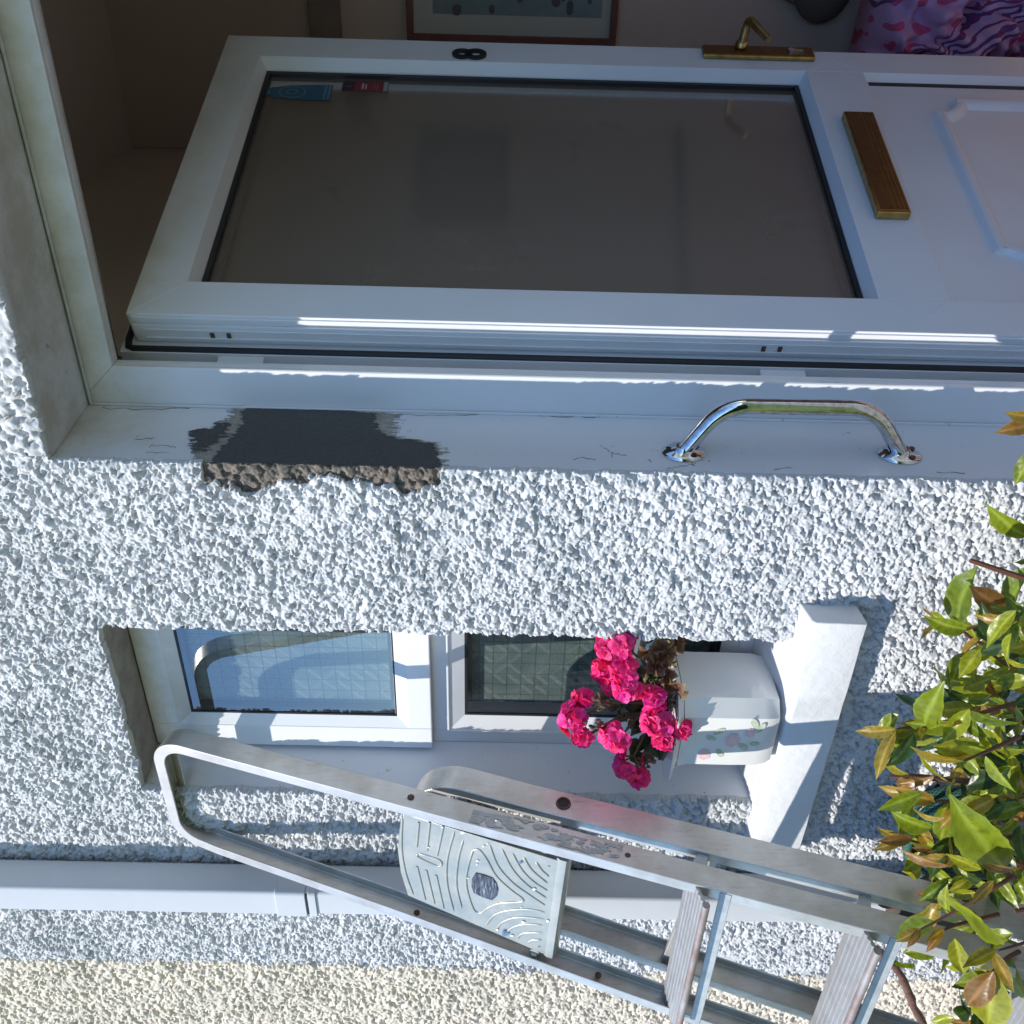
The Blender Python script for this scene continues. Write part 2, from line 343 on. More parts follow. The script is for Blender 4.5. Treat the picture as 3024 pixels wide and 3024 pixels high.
# dark sealer patch with torn edges on the door reveal
rd = np.array([.0105, .151, 0]); rlen = np.linalg.norm(rd); rd /= rlen; rn = np.array([rd[1], -rd[0], 0])
def reveal_pt(t, z, o): return np.array([-.7085, .006, 0])+rd*t+np.array([0, 0, z])+rn*o
def inside(poly, T, Z):
    res = np.zeros(T.shape, bool); n = len(poly)
    for i in range(n):
        (a, b), (c, d) = poly[i], poly[(i+1) % n]
        with np.errstate(divide='ignore', invalid='ignore'):
            cr = ((b > Z) != (d > Z)) & (T < (c-a)*(Z-b)/(d-b)+a)
        res ^= cr
    return res
def patch(name, poly, o, material, js, step=.0013, amp=(.010, .003)):
    ts = np.arange(-.004, .154, step); zs = np.arange(1.50, 2.12, step); T, Z = np.meshgrid(ts, zs, indexing='ij')
    # streaky tears run along the trowel direction (z)
    Zn = Z+nz(T*7, Z, .012, amp[0], js)+nz(T*2, Z*.5, .007, amp[1], js+1); Tn = T+nz(T, Z*.35, .006, .0035, js+1)
    K = inside([(a*1.31, 1.5+(b-1.5)*(1+.18*a)) for a, b in poly], Tn[:-1, :-1], Zn[:-1, :-1]); nx, nn_ = T.shape; I = np.arange(nx*nn_).reshape(nx, nn_)
    Q = np.stack([I[:-1, :-1], I[1:, :-1], I[1:, 1:], I[:-1, 1:]], -1)[K]
    used, inv = np.unique(Q.ravel(), return_inverse=True)
    hh = o+.0005*vnoise(T, Z, .004, 4)
    V = (np.array([-.7085, .006, 0])+T[..., None]*rd+Z[..., None]*np.array([0, 0, 1])+hh[..., None]*rn).reshape(-1, 3)
    return npobj(name, V[used], inv.reshape(-1, 4), material, HW)
m_dark = mat('dark_sealer', (.058, .059, .062), .85, var=(.10, .098, .094), vscale=160, vstr=.2, bump=.5, bscale=220)
m_scrape = mat('scraped_plaster', (.38, .36, .31), .85, var=(.16, .155, .145), vscale=70, vstr=.15, bump=.6, bscale=150)
m_bare = mat('old_paint_layer', (.50, .52, .50), .7, var=(.42, .43, .40), vscale=30)
patch('scraped_plaster', [(.114, 1.93), (.118, 1.70), (.105, 1.665), (.06, 1.668), (.044, 1.60), (-.01, 1.58), (-.01, 1.945), (.03, 1.955), (.06, 1.935), (.09, 1.915)], .0006, m_scrape, 1, amp=(.016, .006))
patch('sealer_patch', [(.114, 1.905), (.112, 1.74), (.104, 1.70), (.066, 1.690), (.050, 1.655), (.045, 1.605), (-.01, 1.588), (-.01, 1.925), (.08, 1.895)], .0018, m_dark, 2, amp=(.006, .003))
patch('sealer_patch', [(.012, 1.945), (.055, 1.975), (.068, 1.94), (.085, 1.925), (.06, 1.915), (.03, 1.925)], .0014, m_dark, 3, amp=(.012, .004))

mck = mat('crack_dirt', (.17, .165, .16), .9)
def rpx(p): n_ = rn; return on(p, n_, n_@np.array([-.7085, .006, 0])+.0004)
for cr in ([(1785, 1325), (1812, 1338), (1850, 1345)], [(1812, 1338), (1806, 1350)], [(1690, 1355), (1730, 1352), (1760, 1356)], [(1975, 1385), (2010, 1376), (2055, 1368)], [(2040, 1362), (2052, 1376)], [(2290, 1388), (2340, 1382)], [(1915, 1356), (1925, 1364)], [(2770, 1394), (2850, 1398)], [(1860, 1222), (1990, 1227), (2100, 1229), (2200, 1234)], [(300, 1205), (420, 1208), (560, 1206)], [(1150, 1225), (1300, 1226), (1480, 1222), (1620, 1228), (1760, 1232)], [(2520, 1245), (2700, 1248), (2900, 1252)], [(440, 1320), (480, 1312), (520, 1322)], [(400, 1300), (455, 1292)], [(430, 1335), (500, 1338)], [(690, 1240), (660, 1262)], [(1140, 1235), (1150, 1246)]):
    pp = []
    for a, b_ in zip(cr[:-1], cr[1:]):
        for k in range(5): t = k/5; pp.append(rpx((lerp(a[0], b_[0], t)+random.uniform(-4, 4), lerp(a[1], b_[1], t)+random.uniform(-3, 3))))
    pp.append(rpx(cr[-1])); obj('paint_crack', MB().tube(pp, [random.uniform(.0002, .0007) for _ in pp], 5), mck, HW)
# neighbouring house
NW = root('neighbouring_wall', (-2.4, 0, 0), 'cream roughcast wall of the adjoining house beyond the downpipe', 'wall')
obj('wall_body', MB().box((-4.2, .012, 0), (-1.9655, .25, 4.2)), M['cream'], NW, smooth=None)
def h_cream(X, Z):
    h = cast_height(X*1.05+3.1, Z*1.05+1.7); k = smear(X, Z, -2.0, 1.03, .04, .09)
    return (h*(1-.8*k)+.005*k)*.95+.001
grid_cast('roughcast', -2.62, -1.95, .15, 2.8, .0022, lambda X, Z: X <= boundary(X, Z)+.001, h_cream, M['cream'], NW)
grid_cast('roughcast', -4.2, -2.62, .02, 4.0, .012, lambda X, Z: X < 0, h_cream, M['cream'], NW)
grid_cast('roughcast', -2.62, -1.97, .02, .15, .008, lambda X, Z: X < 0, h_cream, M['cream'], NW)

# ------------------------------------------------------------------ door frame
DF = root('door_frame', (-.16, .12, .05), 'white plastic door frame lining the doorway, dirty at its head', 'door frame')
def frame_bar(poly, z0, z1): return MB().prism(poly, z0, z1)
XJ = -.698; ZH = 2.170
jl = [(XJ, .156), (-.6345, .156), (-.633, .1575), (-.633, .166), (-.6345, .168), (-.633, .170), (-.633, .180), (-.640, .184), (-.640, .190), (-.686, .190), (-.686, .29), (XJ, .29)]
def mitred(mb, pa, pb):       # two section copies joined
    n = len(pa); return mb.add(pa+pb, [tuple(range(n))[::-1], tuple(range(n, 2*n))]+[(i, (i+1) % n, n+(i+1) % n, n+i) for i in range(n)])
XR = .362
obj('jamb', mitred(MB(), [(x, y, .05) for x, y in jl], [(x, y, ZH-(x-XJ)) for x, y in jl]), M['upvc'], DF, smooth=20)
obj('jamb', mitred(MB(), [(XR-(x-XJ), y, .05) for x, y in jl][::-1], [(XR-(x-XJ), y, ZH-(x-XJ)) for x, y in jl][::-1]), M['upvc'], DF, smooth=20)
obj('head', mitred(MB(), [(x+.0004, y, ZH-(x-XJ)+.0004) for x, y in jl], [(XR-(x-XJ)-.0004, y, ZH-(x-XJ)+.0004) for x, y in jl]), M['upvc'], DF, smooth=20)
obj('threshold', MB().box((-.684, .156, .02), (.345, .29, .06)), M['galv'], DF, smooth=None, bevel=.003)
obj('sealant_bead', MB().tube([(-.6965, .153, .1), (-.697, .1525, 1.0), (-.6965, .153, 2.15), (.355, .1535, 2.154)], .0028, 6), M['reveal'], DF)

# ------------------------------------------------------------------ front door leaf
DANG = R_(69.66); dd = np.array([math.cos(DANG), math.sin(DANG), 0]); dn = np.array([dd[1], -dd[0], 0]); dh = ony((370, 925), .24)*np.array([1, 1, 0]); KD = 1.0597
def D(s, z, o=0): return tuple(dh+dd*s*KD+dn*o*KD+np.array([0, 0, 1.5+(z-1.5)*KD]))
DT = lambda v: D(v[0], v[2], v[1])       # local (s, outward, z)
FD = root('front_door', (-.581, .24, .07), 'open white panelled front door with frosted glass and number 8', 'door')
W_, ZB, ZTOP = .812, .075, 2.069
lf = MB()
def rail(mb, s0, s1, z0, z1, o0=-.055, o1=0): mb.box((s0, o0, z0), (s1, o1, z1), DT)
GS0, GS1, GZ0, GZ1 = .075, .737, .925, 1.993
PZ0, PZ1 = .20, .812
rail(lf, 0, GS0, ZB, ZTOP); rail(lf, GS1, W_, ZB, ZTOP); rail(lf, GS0, GS1, GZ1, ZTOP); rail(lf, GS0, GS1, PZ1, GZ0); rail(lf, GS0, GS1, ZB, PZ0)
leaf = obj('leaf_frame', lf, M['upvc'], FD, smooth=None, bevel=.0012)
# hinge-side edge profile: bead, face, channel and the wide inner flange
ed = MB()
ed.box((-.003, -.012, ZB), (.0, -.004, ZTOP-.006), DT); ed.box((-.004, -.052, ZB), (0, -.018, ZTOP-.004), DT)
ed.box((-.006, -.0275, ZB), (-.004, -.0255, ZTOP-.02), DT); ed.box((-.007, -.045, ZB), (-.004, -.041, ZTOP-.02), DT)
ed.box((-.025, -.076, ZB), (W_+.02, -.0555, ZTOP+.02), lambda v: DT(v))
obj('edge_profile', ed, M['upvc'], leaf, smooth=None, bevel=.001)
gk = MB(); gk.tube([D(-.018, ZB, -.0545), D(-.018, ZTOP+.000, -.0545), D(-.014, ZTOP+.008, -.0545), D(.0, ZTOP+.012, -.0545), D(.5, ZTOP+.012, -.0545)], .0058, 8)
obj('gasket', gk, M['black'], FD)
for z in (1.947, 1.922, 1.107, 1.082): obj('screw_slot', MB().box((-.0062, -.040, z-.003), (-.0045, -.031, z+.003), DT), M['rust'], leaf, smooth=None)
for z in (1.905, 1.075, .30):
    hm = MB(); hm.box((-.050, -.070, z-.035), (-.024, -.060, z+.035), DT); hm.tube([D(-.046, z-.034, -.066), D(-.046, z+.034, -.066)], .007, 10)
    obj('hinge', hm, M['upvc'], FD, bevel=.001)
# glazing bead returns: four sloped strips round the glass, and round the lower panel
def returns(mb, s0, s1, z0, z1, wd, dp):
    a = [(s0, z0), (s1, z0), (s1, z1), (s0, z1)]; c = [(s0+wd, z0+wd), (s1-wd, z0+wd), (s1-wd, z1-wd), (s0+wd, z1-wd)]
    for i in range(4):
        j = (i+1) % 4
        mb.add([D(*a[i], -.001), D(*a[j], -.001), D(*c[j], -dp), D(*c[i], -dp)], [(0, 1, 2, 3)])
        mb.add([D(*c[i], -dp), D(*c[j], -dp), D(*c[j], -dp-.01), D(*c[i], -dp-.01)], [(0, 1, 2, 3)])
rt = MB(); returns(rt, GS0, GS1, GZ0, GZ1, .010, .022); returns(rt, GS0, GS1, PZ0, PZ1, .010, .014)
obj('glazing_bead', rt, M['upvc'], leaf, smooth=None)
def ringbar(s0, s1, z0, z1, wd, o0, o1):
    m = MB(); m.box((s0, o0, z0), (s0+wd, o1, z1), DT); m.box((s1-wd, o0, z0), (s1, o1, z1), DT); m.box((s0+wd, o0, z1-wd), (s1-wd, o1, z1), DT); m.box((s0+wd, o0, z0), (s1-wd, o1, z0+wd), DT); return m
obj('glass_gasket', ringbar(GS0+.010, GS1-.010, GZ0+.010, GZ1-.010, .008, -.032, -.0245), M['black'], FD, smooth=None)
obj('spacer_bar', ringbar(GS0+.018, GS1-.018, GZ0+.018, GZ1-.018, .012, -.043, -.035), mat('spacer_metal', (.50, .60, .64), .35, metal=.6, var=(.3, .42, .44), vscale=50), FD, smooth=None)
obj('panel_gasket', MB().box((GS1-.022, -.016, PZ0+.02), (GS1-.0105, -.0135, PZ1-.012), DT), M['black'], FD, smooth=None)
# frosted glass
mgl = bpy.data.materials.new('frosted_glass'); mgl.use_nodes = True; nt = mgl.node_tree; b = nt.nodes['Principled BSDF']
b.inputs['Base Color'].default_value = (.88, .84, .79, 1); b.inputs['Transmission Weight'].default_value = 1; b.inputs['IOR'].default_value = 1.12
b.inputs['Roughness'].default_value = .12; b.inputs['Coat Weight'].default_value = 1; b.inputs['Coat IOR'].default_value = 2.3; b.inputs['Coat Roughness'].default_value = .09
df = node(nt, 'ShaderNodeBsdfDiffuse'); df.inputs[0].default_value = (.23, .18, .14, 1); mxg = node(nt, 'ShaderNodeMixShader', Fac=.30)
nt.links.new(b.outputs[0], mxg.inputs[1]); nt.links.new(df.outputs[0], mxg.inputs[2]); nt.links.new(mxg.outputs[0], nt.nodes['Material Output'].inputs[0])
g = node(nt, 'ShaderNodeNewGeometry'); vo = node(nt, 'ShaderNodeTexVoronoi', Scale=16.0, feature='SMOOTH_F1'); n4 = node(nt, 'ShaderNodeTexNoise', Scale=34.0, Detail=5.0)
nt.links.new(g.outputs['Position'], vo.inputs['Vector']); nt.links.new(g.outputs['Position'], n4.inputs['Vector'])
ml = node(nt, 'ShaderNodeMath', operation='MULTIPLY'); nt.links.new(vo.outputs['Distance'], ml.inputs[0]); nt.links.new(n4.outputs['Fac'], ml.inputs[1])
k = ramp(nt, ml.outputs[0], [(.10, (1, 1, 1)), (.16, (0, 0, 0))])
bp = node(nt, 'ShaderNodeBump', Strength=.10, Distance=.0006); nt.links.new(k, bp.inputs['Height']); nt.links.new(bp.outputs['Normal'], b.inputs['Normal'])
pane = obj('glass_pane', MB().box((GS0+.01, -.034, GZ0+.01), (GS1-.01, -.0325, GZ1-.01), DT), mgl, FD, smooth=None)
# etched sprigs on the frosted glass
met = bpy.data.materials.new('etched_glass'); met.use_nodes = True; nt = met.node_tree; b = nt.nodes['Principled BSDF']; b.inputs['Base Color'].default_value = (.42, .37, .32, 1); b.inputs['Roughness'].default_value = .5
tt = node(nt, 'ShaderNodeBsdfTransparent'); mxe = node(nt, 'ShaderNodeMixShader', Fac=.70); nt.links.new(b.outputs[0], mxe.inputs[1]); nt.links.new(tt.outputs[0], mxe.inputs[2]); nt.links.new(mxe.outputs[0], nt.nodes['Material Output'].inputs[0])
def pane_at(p):
    q = on(p, dn, dn@dh-.0322*KD); return q
for (pp_, sz, an) in (((1120, 805), .017, .3), ((1385, 700), .015, 1.2), ((1300, 690), .014, .2), ((1400, 790), .020, 2.4), ((1290, 735), .012, 3.0), ((1700, 425), .018, .9), ((1785, 365), .015, 2.1), ((1550, 730), .016, .4), ((980, 560), .014, 1.4), ((2280, 640), .018, .7), ((2350, 700), .015, 2.2), ((1010, 330), .015, .8)):
    q = pane_at(pp_); em = MB()
    def ell(cu, cv, ru, rv_, a):
        n = 12; ring_o, ring_i = [], []
        for i in range(n):
            t = 2*math.pi*i/n; u, v_ = ru*math.cos(t), rv_*math.sin(t)
            for ring_, k in ((ring_o, 1), (ring_i, .70)): ring_.append(q+dd*(cu+k*(u*math.cos(a)-v_*math.sin(a)))+np.array([0, 0, cv+k*(u*math.sin(a)+v_*math.cos(a))]))
        em.loft([ring_o, ring_i], cap=False)
    for i in range(6): a = an+i*math.pi/3; ell(sz*.55*math.cos(a), sz*.55*math.sin(a), sz*.38, sz*.20, a)
    for i in range(5): a = an+2.2; r = sz*(1.2+.55*i); ell(r*math.cos(a)+(-1)**i*sz*.25*math.sin(a), r*math.sin(a)-(-1)**i*sz*.25*math.cos(a), sz*.36, sz*.12, a+(-1)**i*.7)
    ell(sz*1.9*math.cos(an+2.2), sz*1.9*math.sin(an+2.2), sz*1.3, sz*.025, an+2.2)
    obj('etched_sprig', em, met, FD, smooth=None)
# lower panel with raised moulding
pn = MB(); pn.box((GS0+.009, -.03, PZ0+.009), (GS1-.009, -.0145, PZ1-.009), DT); obj('lower_panel', pn, M['upvc'], FD, smooth=None)
def mould_path():
    s0, s1, z0, z1, r = .16, .665, .27, .700, .05; P = []
    def arc(cx, cz, a0, a1):
        for i in range(9): a = R_(lerp(a0, a1, i/8)); P.append((cx+r*math.cos(a), cz+r*math.sin(a)))
    arc(s0, z1, 0, -90); arc(s0, z0, 90, 0); arc(s1, z0, 180, 90); arc(s1, z1, 270, 180)
    return P
mp_ = mould_path(); cx_, cz_ = .4125, .485
secs = [(.0, -.0145), (.004, -.004), (.014, -.001), (.022, -.006), (.028, -.0145)]
mo = MB(); rings = []
nP = len(mp_)
for i in range(nP):
    a, c = np.array(mp_[i-1]), np.array(mp_[(i+1) % nP]); t = c-a; t /= np.linalg.norm(t)+1e-9; nrm = np.array([-t[1], t[0]])
    if nrm@(np.array([cx_, cz_])-np.array(mp_[i])) < 0: nrm = -nrm
    rings.append([D(mp_[i][0]+nrm[0]*u, mp_[i][1]+nrm[1]*u, o) for u, o in secs])
rings.append(rings[0]); mo.loft(rings, cap=False, closed=False); obj('panel_moulding', mo, M['upvc'], FD, smooth=50)
# welded V joints of the middle rail (fine raised beads)
for q in ([(.738, .911), (.786, .866), (.738, .812)], [(.072, .921), (.029, .867), (.072, .819)]):
    obj('weld_seam', MB().tube([D(s, z, -.0003) for s, z in q], .0009, 5), M['upvc'], leaf)
for q in ([(.735, 1.99), (.81, 2.066)], [(.074, 1.99), (.002, 2.066)]): obj('weld_seam', MB().tube([D(s, z, -.0002) for s, z in q], .0007, 5), M['upvc'], leaf)
# letterbox
lb = MB().box((.272, .0, .832), (.572, .016, .888), DT); lbo = obj('letterbox', lb, M['brass'], FD, smooth=None, bevel=.002)
lp = MB().box((.276, .016, .835), (.568, .0175, .885), DT); obj('flap', lp, M['bronze'], lbo, smooth=None, bevel=.0008)
ls = MB()
for z in (.842, .850, .859): ls.box((.278, .0173, z), (.566, .0181, z+.0012), DT)
obj('flap_line', ls, M['brass'], lbo, smooth=None)
# handle
hp_ = MB().box((.770, 0, .902), (.808, .010, 1.124), DT); hob = obj('handle', hp_, M['brass'], FD, smooth=None, bevel=.003)
obj('handle_face', MB().box((.773, .010, .905), (.8055, .0112, 1.121), DT), M['bronze'], hob, smooth=None, bevel=.001)
lv = MB(); pts = []
for i in range(17):
    t = i/16
    if t < .35: u = t/.35; pts.append(D(.795, 1.048-.002*u, .010+.045*u))
    elif t < .6: u = (t-.35)/.25; a = u*math.pi/2; pts.append(D(.795-.018*(1-math.cos(a)), 1.046-.004*u, .055+.018*math.sin(a)))
    else: u = (t-.6)/.4; pts.append(D(.777-.055*u, 1.042-.026*u, .073-.006*u))
lv.tube(pts, [.009]*6+[.0085]*6+[.0085, .008, .0078, .0076, .0074], 12); lv.ball(D(.795, 1.048, .018), .014)
obj('lever', lv, M['brass'], hob)
kc = MB().tube([D(.789, .948, .010), D(.789, .948, .015)], .008, 14); kc.box((.785, .010, .925), (.793, .014, .946), DT); obj('lock_cylinder', kc, M['chrome'], hob)
# house number 8
n8 = MB()
for cz, r1 in ((1.6, .0150), (1.5735, .0165)):
    ringp = [[D(.7605+(r1*.78+w_)*math.cos(a), cz+(r1+w_)*math.sin(a), o) for (w_, o) in ((-.005, .0003), (-.005, .005), (.005, .005), (.005, .0003))] for a in [2*math.pi*i/28 for i in range(29)]]
    n8.loft(ringp, cap=False)
obj('house_number', n8, M['black'], FD, smooth=30, label='black figure 8')
# stickers inside the glass
def sticker(name, s0, s1, z0, z1, col, bars, o=-.0318, lab=None, cut=None):
    st = obj(name, MB().box((s0, o-.0003, z0), (s1, o, z1), DT), mat(name+'_print', col, .5), FD, smooth=None, label=lab)
    for (a, b_, c, d, cc) in bars: obj('sticker_print', MB().box((a, o, c), (b_, o+.0003, d), DT), mat('sticker_ink', cc, .5), st, smooth=None)
    return st
sticker('red_sticker', .676, .712, 1.742, 1.832, (.16, .012, .02), [(.678, .710, 1.808, 1.830, (.012, .01, .015)), (.684, .688, 1.812, 1.826, (.35, .35, .36)), (.690, .694, 1.812, 1.824, (.30, .3, .3)), (.684, .704, 1.790, 1.7935, (.45, .36, .36)), (.684, .700, 1.784, 1.787, (.45, .36, .36)), (.680, .706, 1.768, 1.7695, (.28, .1, .1)), (.680, .706, 1.762, 1.7635, (.28, .1, .1)), (.678, .710, 1.743, 1.751, (.25, .26, .27))], lab='red and black maker sticker')
bs = MB(); pts = [(.640, 1.850), (.694, 1.850), (.694, 1.875), (.690, 1.93), (.681, 1.965), (.672, 1.975), (.655, 1.975), (.645, 1.955), (.640, 1.90)]
bs.add([D(s, z, -.0319) for s, z in pts]+[D(s, z, -.0315) for s, z in pts], [tuple(range(9)), tuple(range(9, 18))[::-1]])
bso = obj('blue_sticker', bs, mat('blue_print', (.022, .085, .14), .5), FD, smooth=None, label='faded blue award sticker')
cs = MB()
for r0, r1 in ((.019, .021), (.007, .009)):
    cs.loft([[D(.667+r*math.cos(a), 1.925+1.25*r*math.sin(a), -.0313) for r in (r0, r1)] for a in [2*math.pi*i/24 for i in range(25)]], cap=False, closed=False)
for z0 in (1.852, 1.860): cs.box((.643, -.0315, z0), (.692, -.0312, z0+.004), DT)
cs.box((.656, -.0315, 1.968), (.671, -.0312, 1.972), DT)
obj('sticker_print', cs, mat('pale_blue_ink', (.09, .17, .22), .5), bso, smooth=None)

# ------------------------------------------------------------------ grab rail on the reveal
GR = root('grab_rail', tuple(reveal_pt(.045, 1.07, 0)), 'chrome grab rail screwed to the painted door reveal', 'grab rail')
f1, f2 = (.045, 1.233), (.050, .904)
P = []
def rp(t, z, o): return reveal_pt(t, z, o)
zc = lambda: 0
raw = [rp(.050, 1.231, .004), None, rp(.057, 1.182, .079), rp(.060, .957, .079), None, rp(.057, .903, .004)]
def fillet(pts, r, n=8):
    out = [pts[0]]
    for i in range(1, len(pts)-1):
        a, b, c = pts[i-1], pts[i], pts[i+1]; u = (a-b)/np.linalg.norm(a-b); v = (c-b)/np.linalg.norm(c-b)
        d = min(r, .45*np.linalg.norm(a-b), .45*np.linalg.norm(c-b))
        for k in range(n+1): t = k/n; out.append((b+u*d)*(1-t)**2+2*b*t*(1-t)+(b+v*d)*t*t)
    return out+[pts[-1]]
raw = [q for q in raw if q is not None]
obj('bar', MB().tube(fillet(raw, .045, 12), .0118, 20), M['chrome'], GR, smooth=60)
for t0, z0, sc2 in ((.050, 1.231, 0), (.057, .903, 1)):
    fl = MB(); rings = []
    for r, o in ((.033, .0005), (.033, .002), (.029, .005), (.018, .006), (.0145, .010), (.0125, .013)):
        rings.append([rp(t0+r*.78*math.cos(a), z0+r*math.sin(a), o) for a in [2*math.pi*i/28 for i in range(28)]])
    fl.loft(rings); fo = obj('flange', fl, M['chrome'], GR, smooth=50)
    for a in (R_(90), R_(-60), R_(215)):
        q = MB().tube([rp(t0+.023*.8*math.cos(a), z0+.023*math.sin(a), .004), rp(t0+.023*.8*math.cos(a), z0+.023*math.sin(a), .0085)], .0042, 10)
        obj('screw', q, M['rust'] if sc2 else M['black'], fo)

# ------------------------------------------------------------------ window
WN = root('window', (-1.2, .1, 1.04), 'small white plastic window with patterned glass behind the flower pot', 'window')
fx0, fx1, fz0, fz1, fy = -1.390, -1.024, 1.04, 2.154, .108
mz = 1.612
fr = MB()
def fbox(x0, x1, z0, z1, y0, y1): fr.box((x0, y0, z0), (x1, y1, z1))
fbox(fx0, fx0+.03, fz0, fz1, fy, fy+.06); fbox(fx1-.03, fx1, fz0, fz1, fy, fy+.06); fbox(fx0+.03, fx1-.03, fz0, fz0+.03, fy, fy+.06); fbox(fx0+.03, fx1-.03, fz1-.03, fz1, fy, fy+.06); fbox(fx0+.03, fx1-.03, mz-.02, mz+.02, fy, fy+.06)
obj('fixed_frame', fr, M['upvc'], WN, smooth=None, bevel=.002)
def beadring(mb, x0, x1, z0, z1, wd, y0, y1):      # sloped white beads
    a = [(x0, z0), (x1, z0), (x1, z1), (x0, z1)]; c = [(x0+wd, z0+wd), (x1-wd, z0+wd), (x1-wd, z1-wd), (x0+wd, z1-wd)]
    for i in range(4):
        j = (i+1) % 4
        mb.add([(a[i][0], y0, a[i][1]), (a[j][0], y0, a[j][1]), (c[j][0], y1, c[j][1]), (c[i][0], y1, c[i][1])], [(0, 1, 2, 3)])
bd = MB(); beadring(bd, fx0+.03, fx1-.03, fz0+.03, mz-.02, .032, fy+.003, fy+.016)
obj('lower_bead', bd, M['upvc'], WN, smooth=None)
# opening casement, standing proud of the fixed frame
cy = fy-.022
ca = MB(); x0, x1, z0, z1 = fx0+.004, fx1-.004, 1.624, 2.150; b1 = .052
for bx in ((x0, x0+b1, z0, z1), (x1-b1, x1, z0, z1), (x0+b1, x1-b1, z0, z0+b1-.008), (x0+b1, x1-b1, z1-b1, z1)): ca.box((bx[0], cy, bx[2]), (bx[1], fy-.001, bx[3]))
cas = obj('casement', ca, M['upvc'], WN, smooth=None, bevel=.002)
bd = MB(); beadring(bd, x0+b1-.001, x1-b1+.001, z0+b1-.009, z1-b1+.001, .026, cy+.001, cy+.012); obj('bead', bd, M['upvc'], cas, smooth=None)
gu = (x0+b1+.022, x1-b1-.022, z0+b1+.013, z1-b1-.022); gl = (fx0+.060, fx1-.060, fz0+.060, mz-.050)
mwg = bpy.data.materials.new('window_glass'); mwg.use_nodes = True; nt = mwg.node_tree; nt.nodes.remove(nt.nodes['Principled BSDF'])
tr = node(nt, 'ShaderNodeBsdfTransparent'); tr.inputs[0].default_value = (.86, .9, .9, 1); gs = node(nt, 'ShaderNodeBsdfGlossy', Roughness=.01); fz = node(nt, 'ShaderNodeFresnel', IOR=2.9)
mx = node(nt, 'ShaderNodeMixShader'); gg_ = node(nt, 'ShaderNodeNewGeometry'); iv_ = node(nt, 'ShaderNodeMath', operation='SUBTRACT'); iv_.inputs[0].default_value = 1; nt.links.new(gg_.outputs['Backfacing'], iv_.inputs[1]); mm_ = node(nt, 'ShaderNodeMath', operation='MULTIPLY'); nt.links.new(iv_.outputs[0], mm_.inputs[0]); nt.links.new(fz.outputs[0], mm_.inputs[1]); nt.links.new(mm_.outputs[0], mx.inputs[0]); nt.links.new(tr.outputs[0], mx.inputs[1]); nt.links.new(gs.outputs[0], mx.inputs[2]); nt.links.new(mx.outputs[0], nt.nodes['Material Output'].inputs[0])
# textured inner sheet: small squares with fans of ripples
mpt = bpy.data.materials.new('patterned_glass'); mpt.use_nodes = True; nt = mpt.node_tree; b = nt.nodes['Principled BSDF']
g = node(nt, 'ShaderNodeNewGeometry'); sx = node(nt, 'ShaderNodeSeparateXYZ'); nt.links.new(g.outputs['Position'], sx.inputs[0])
def mth(op, a, b_=None):
    m = node(nt, 'ShaderNodeMath', operation=op)
    for i, x in enumerate((a, b_)):
        if x is None: continue
        if isinstance(x, (int, float)): m.inputs[i].default_value = x
        else: nt.links.new(x, m.inputs[i])
    return m.outputs[0]
SQ = .0265
u, v = mth('MULTIPLY', sx.outputs['X'], 1/SQ), mth('MULTIPLY', sx.outputs['Z'], 1/SQ)
fu, fv = mth('FRACT', u), mth('FRACT', v)
line = mth('MAXIMUM', mth('LESS_THAN', fu, .045), mth('LESS_THAN', fv, .045))
iu, iv = mth('FLOOR', u), mth('FLOOR', v)
cxy = node(nt, 'ShaderNodeCombineXYZ'); nt.links.new(iu, cxy.inputs[0]); nt.links.new(iv, cxy.inputs[1])
wn = node(nt, 'ShaderNodeTexWhiteNoise', noise_dimensions='2D'); nt.links.new(cxy.outputs[0], wn.inputs['Vector'])
flip = mth('GREATER_THAN', wn.outputs['Value'], .5)
# diagonal band of ripples in each square
d1 = mth('SUBTRACT', fu, fv); d2 = mth('SUBTRACT', mth('ADD', fu, fv), 1.0)
dg = mth('ADD', mth('MULTIPLY', d1, flip), mth('MULTIPLY', d2, mth('SUBTRACT', 1.0, flip)))
al = mth('ADD', mth('MULTIPLY', d2, flip), mth('MULTIPLY', d1, mth('SUBTRACT', 1.0, flip)))
band = mth('LESS_THAN', mth('ABSOLUTE', dg), .22)
rip = mth('SINE', mth('ADD', mth('MULTIPLY', al, 52.0), mth('MULTIPLY', mth('MULTIPLY', dg, dg), 120.0)))
rp_ = mth('MULTIPLY', mth('MULTIPLY', band, mth('GREATER_THAN', wn.outputs['Value'], .22)), rip)
n5 = node(nt, 'ShaderNodeTexNoise', Scale=260.0, Detail=3.0); nt.links.new(g.outputs['Position'], n5.inputs['Vector'])
n6 = node(nt, 'ShaderNodeTexNoise', Scale=14.0, Detail=3.0); nt.links.new(g.outputs['Position'], n6.inputs['Vector'])
hgt = mth('ADD', mth('MULTIPLY', rp_, .5), mth('MULTIPLY', n5.outputs['Fac'], 1.2)); hgt = mth('SUBTRACT', hgt, mth('MULTIPLY', line, 2.0))
bp = node(nt, 'ShaderNodeBump', Strength=.8, Distance=.0015); nt.links.new(hgt, bp.inputs['Height']); nt.links.new(bp.outputs['Normal'], b.inputs['Normal'])
c0 = ramp(nt, n6.outputs['Fac'], [(.35, (.165, .205, .205)), (.65, (.27, .295, .28))])
c1 = mixc(nt, mth('MULTIPLY', mth('MAXIMUM', rp_, 0.0), .8), c0, (.80, .84, .78)); c2 = mixc(nt, mth('MULTIPLY', line, .8), c1, (.05, .07, .07))  # glints on the ripples are put into the colour as pale crests
nt.links.new(c2, b.inputs['Base Color']); b.inputs['Roughness'].default_value = .22
mdk = mat('dark_spacer', (.02, .022, .028), .35)
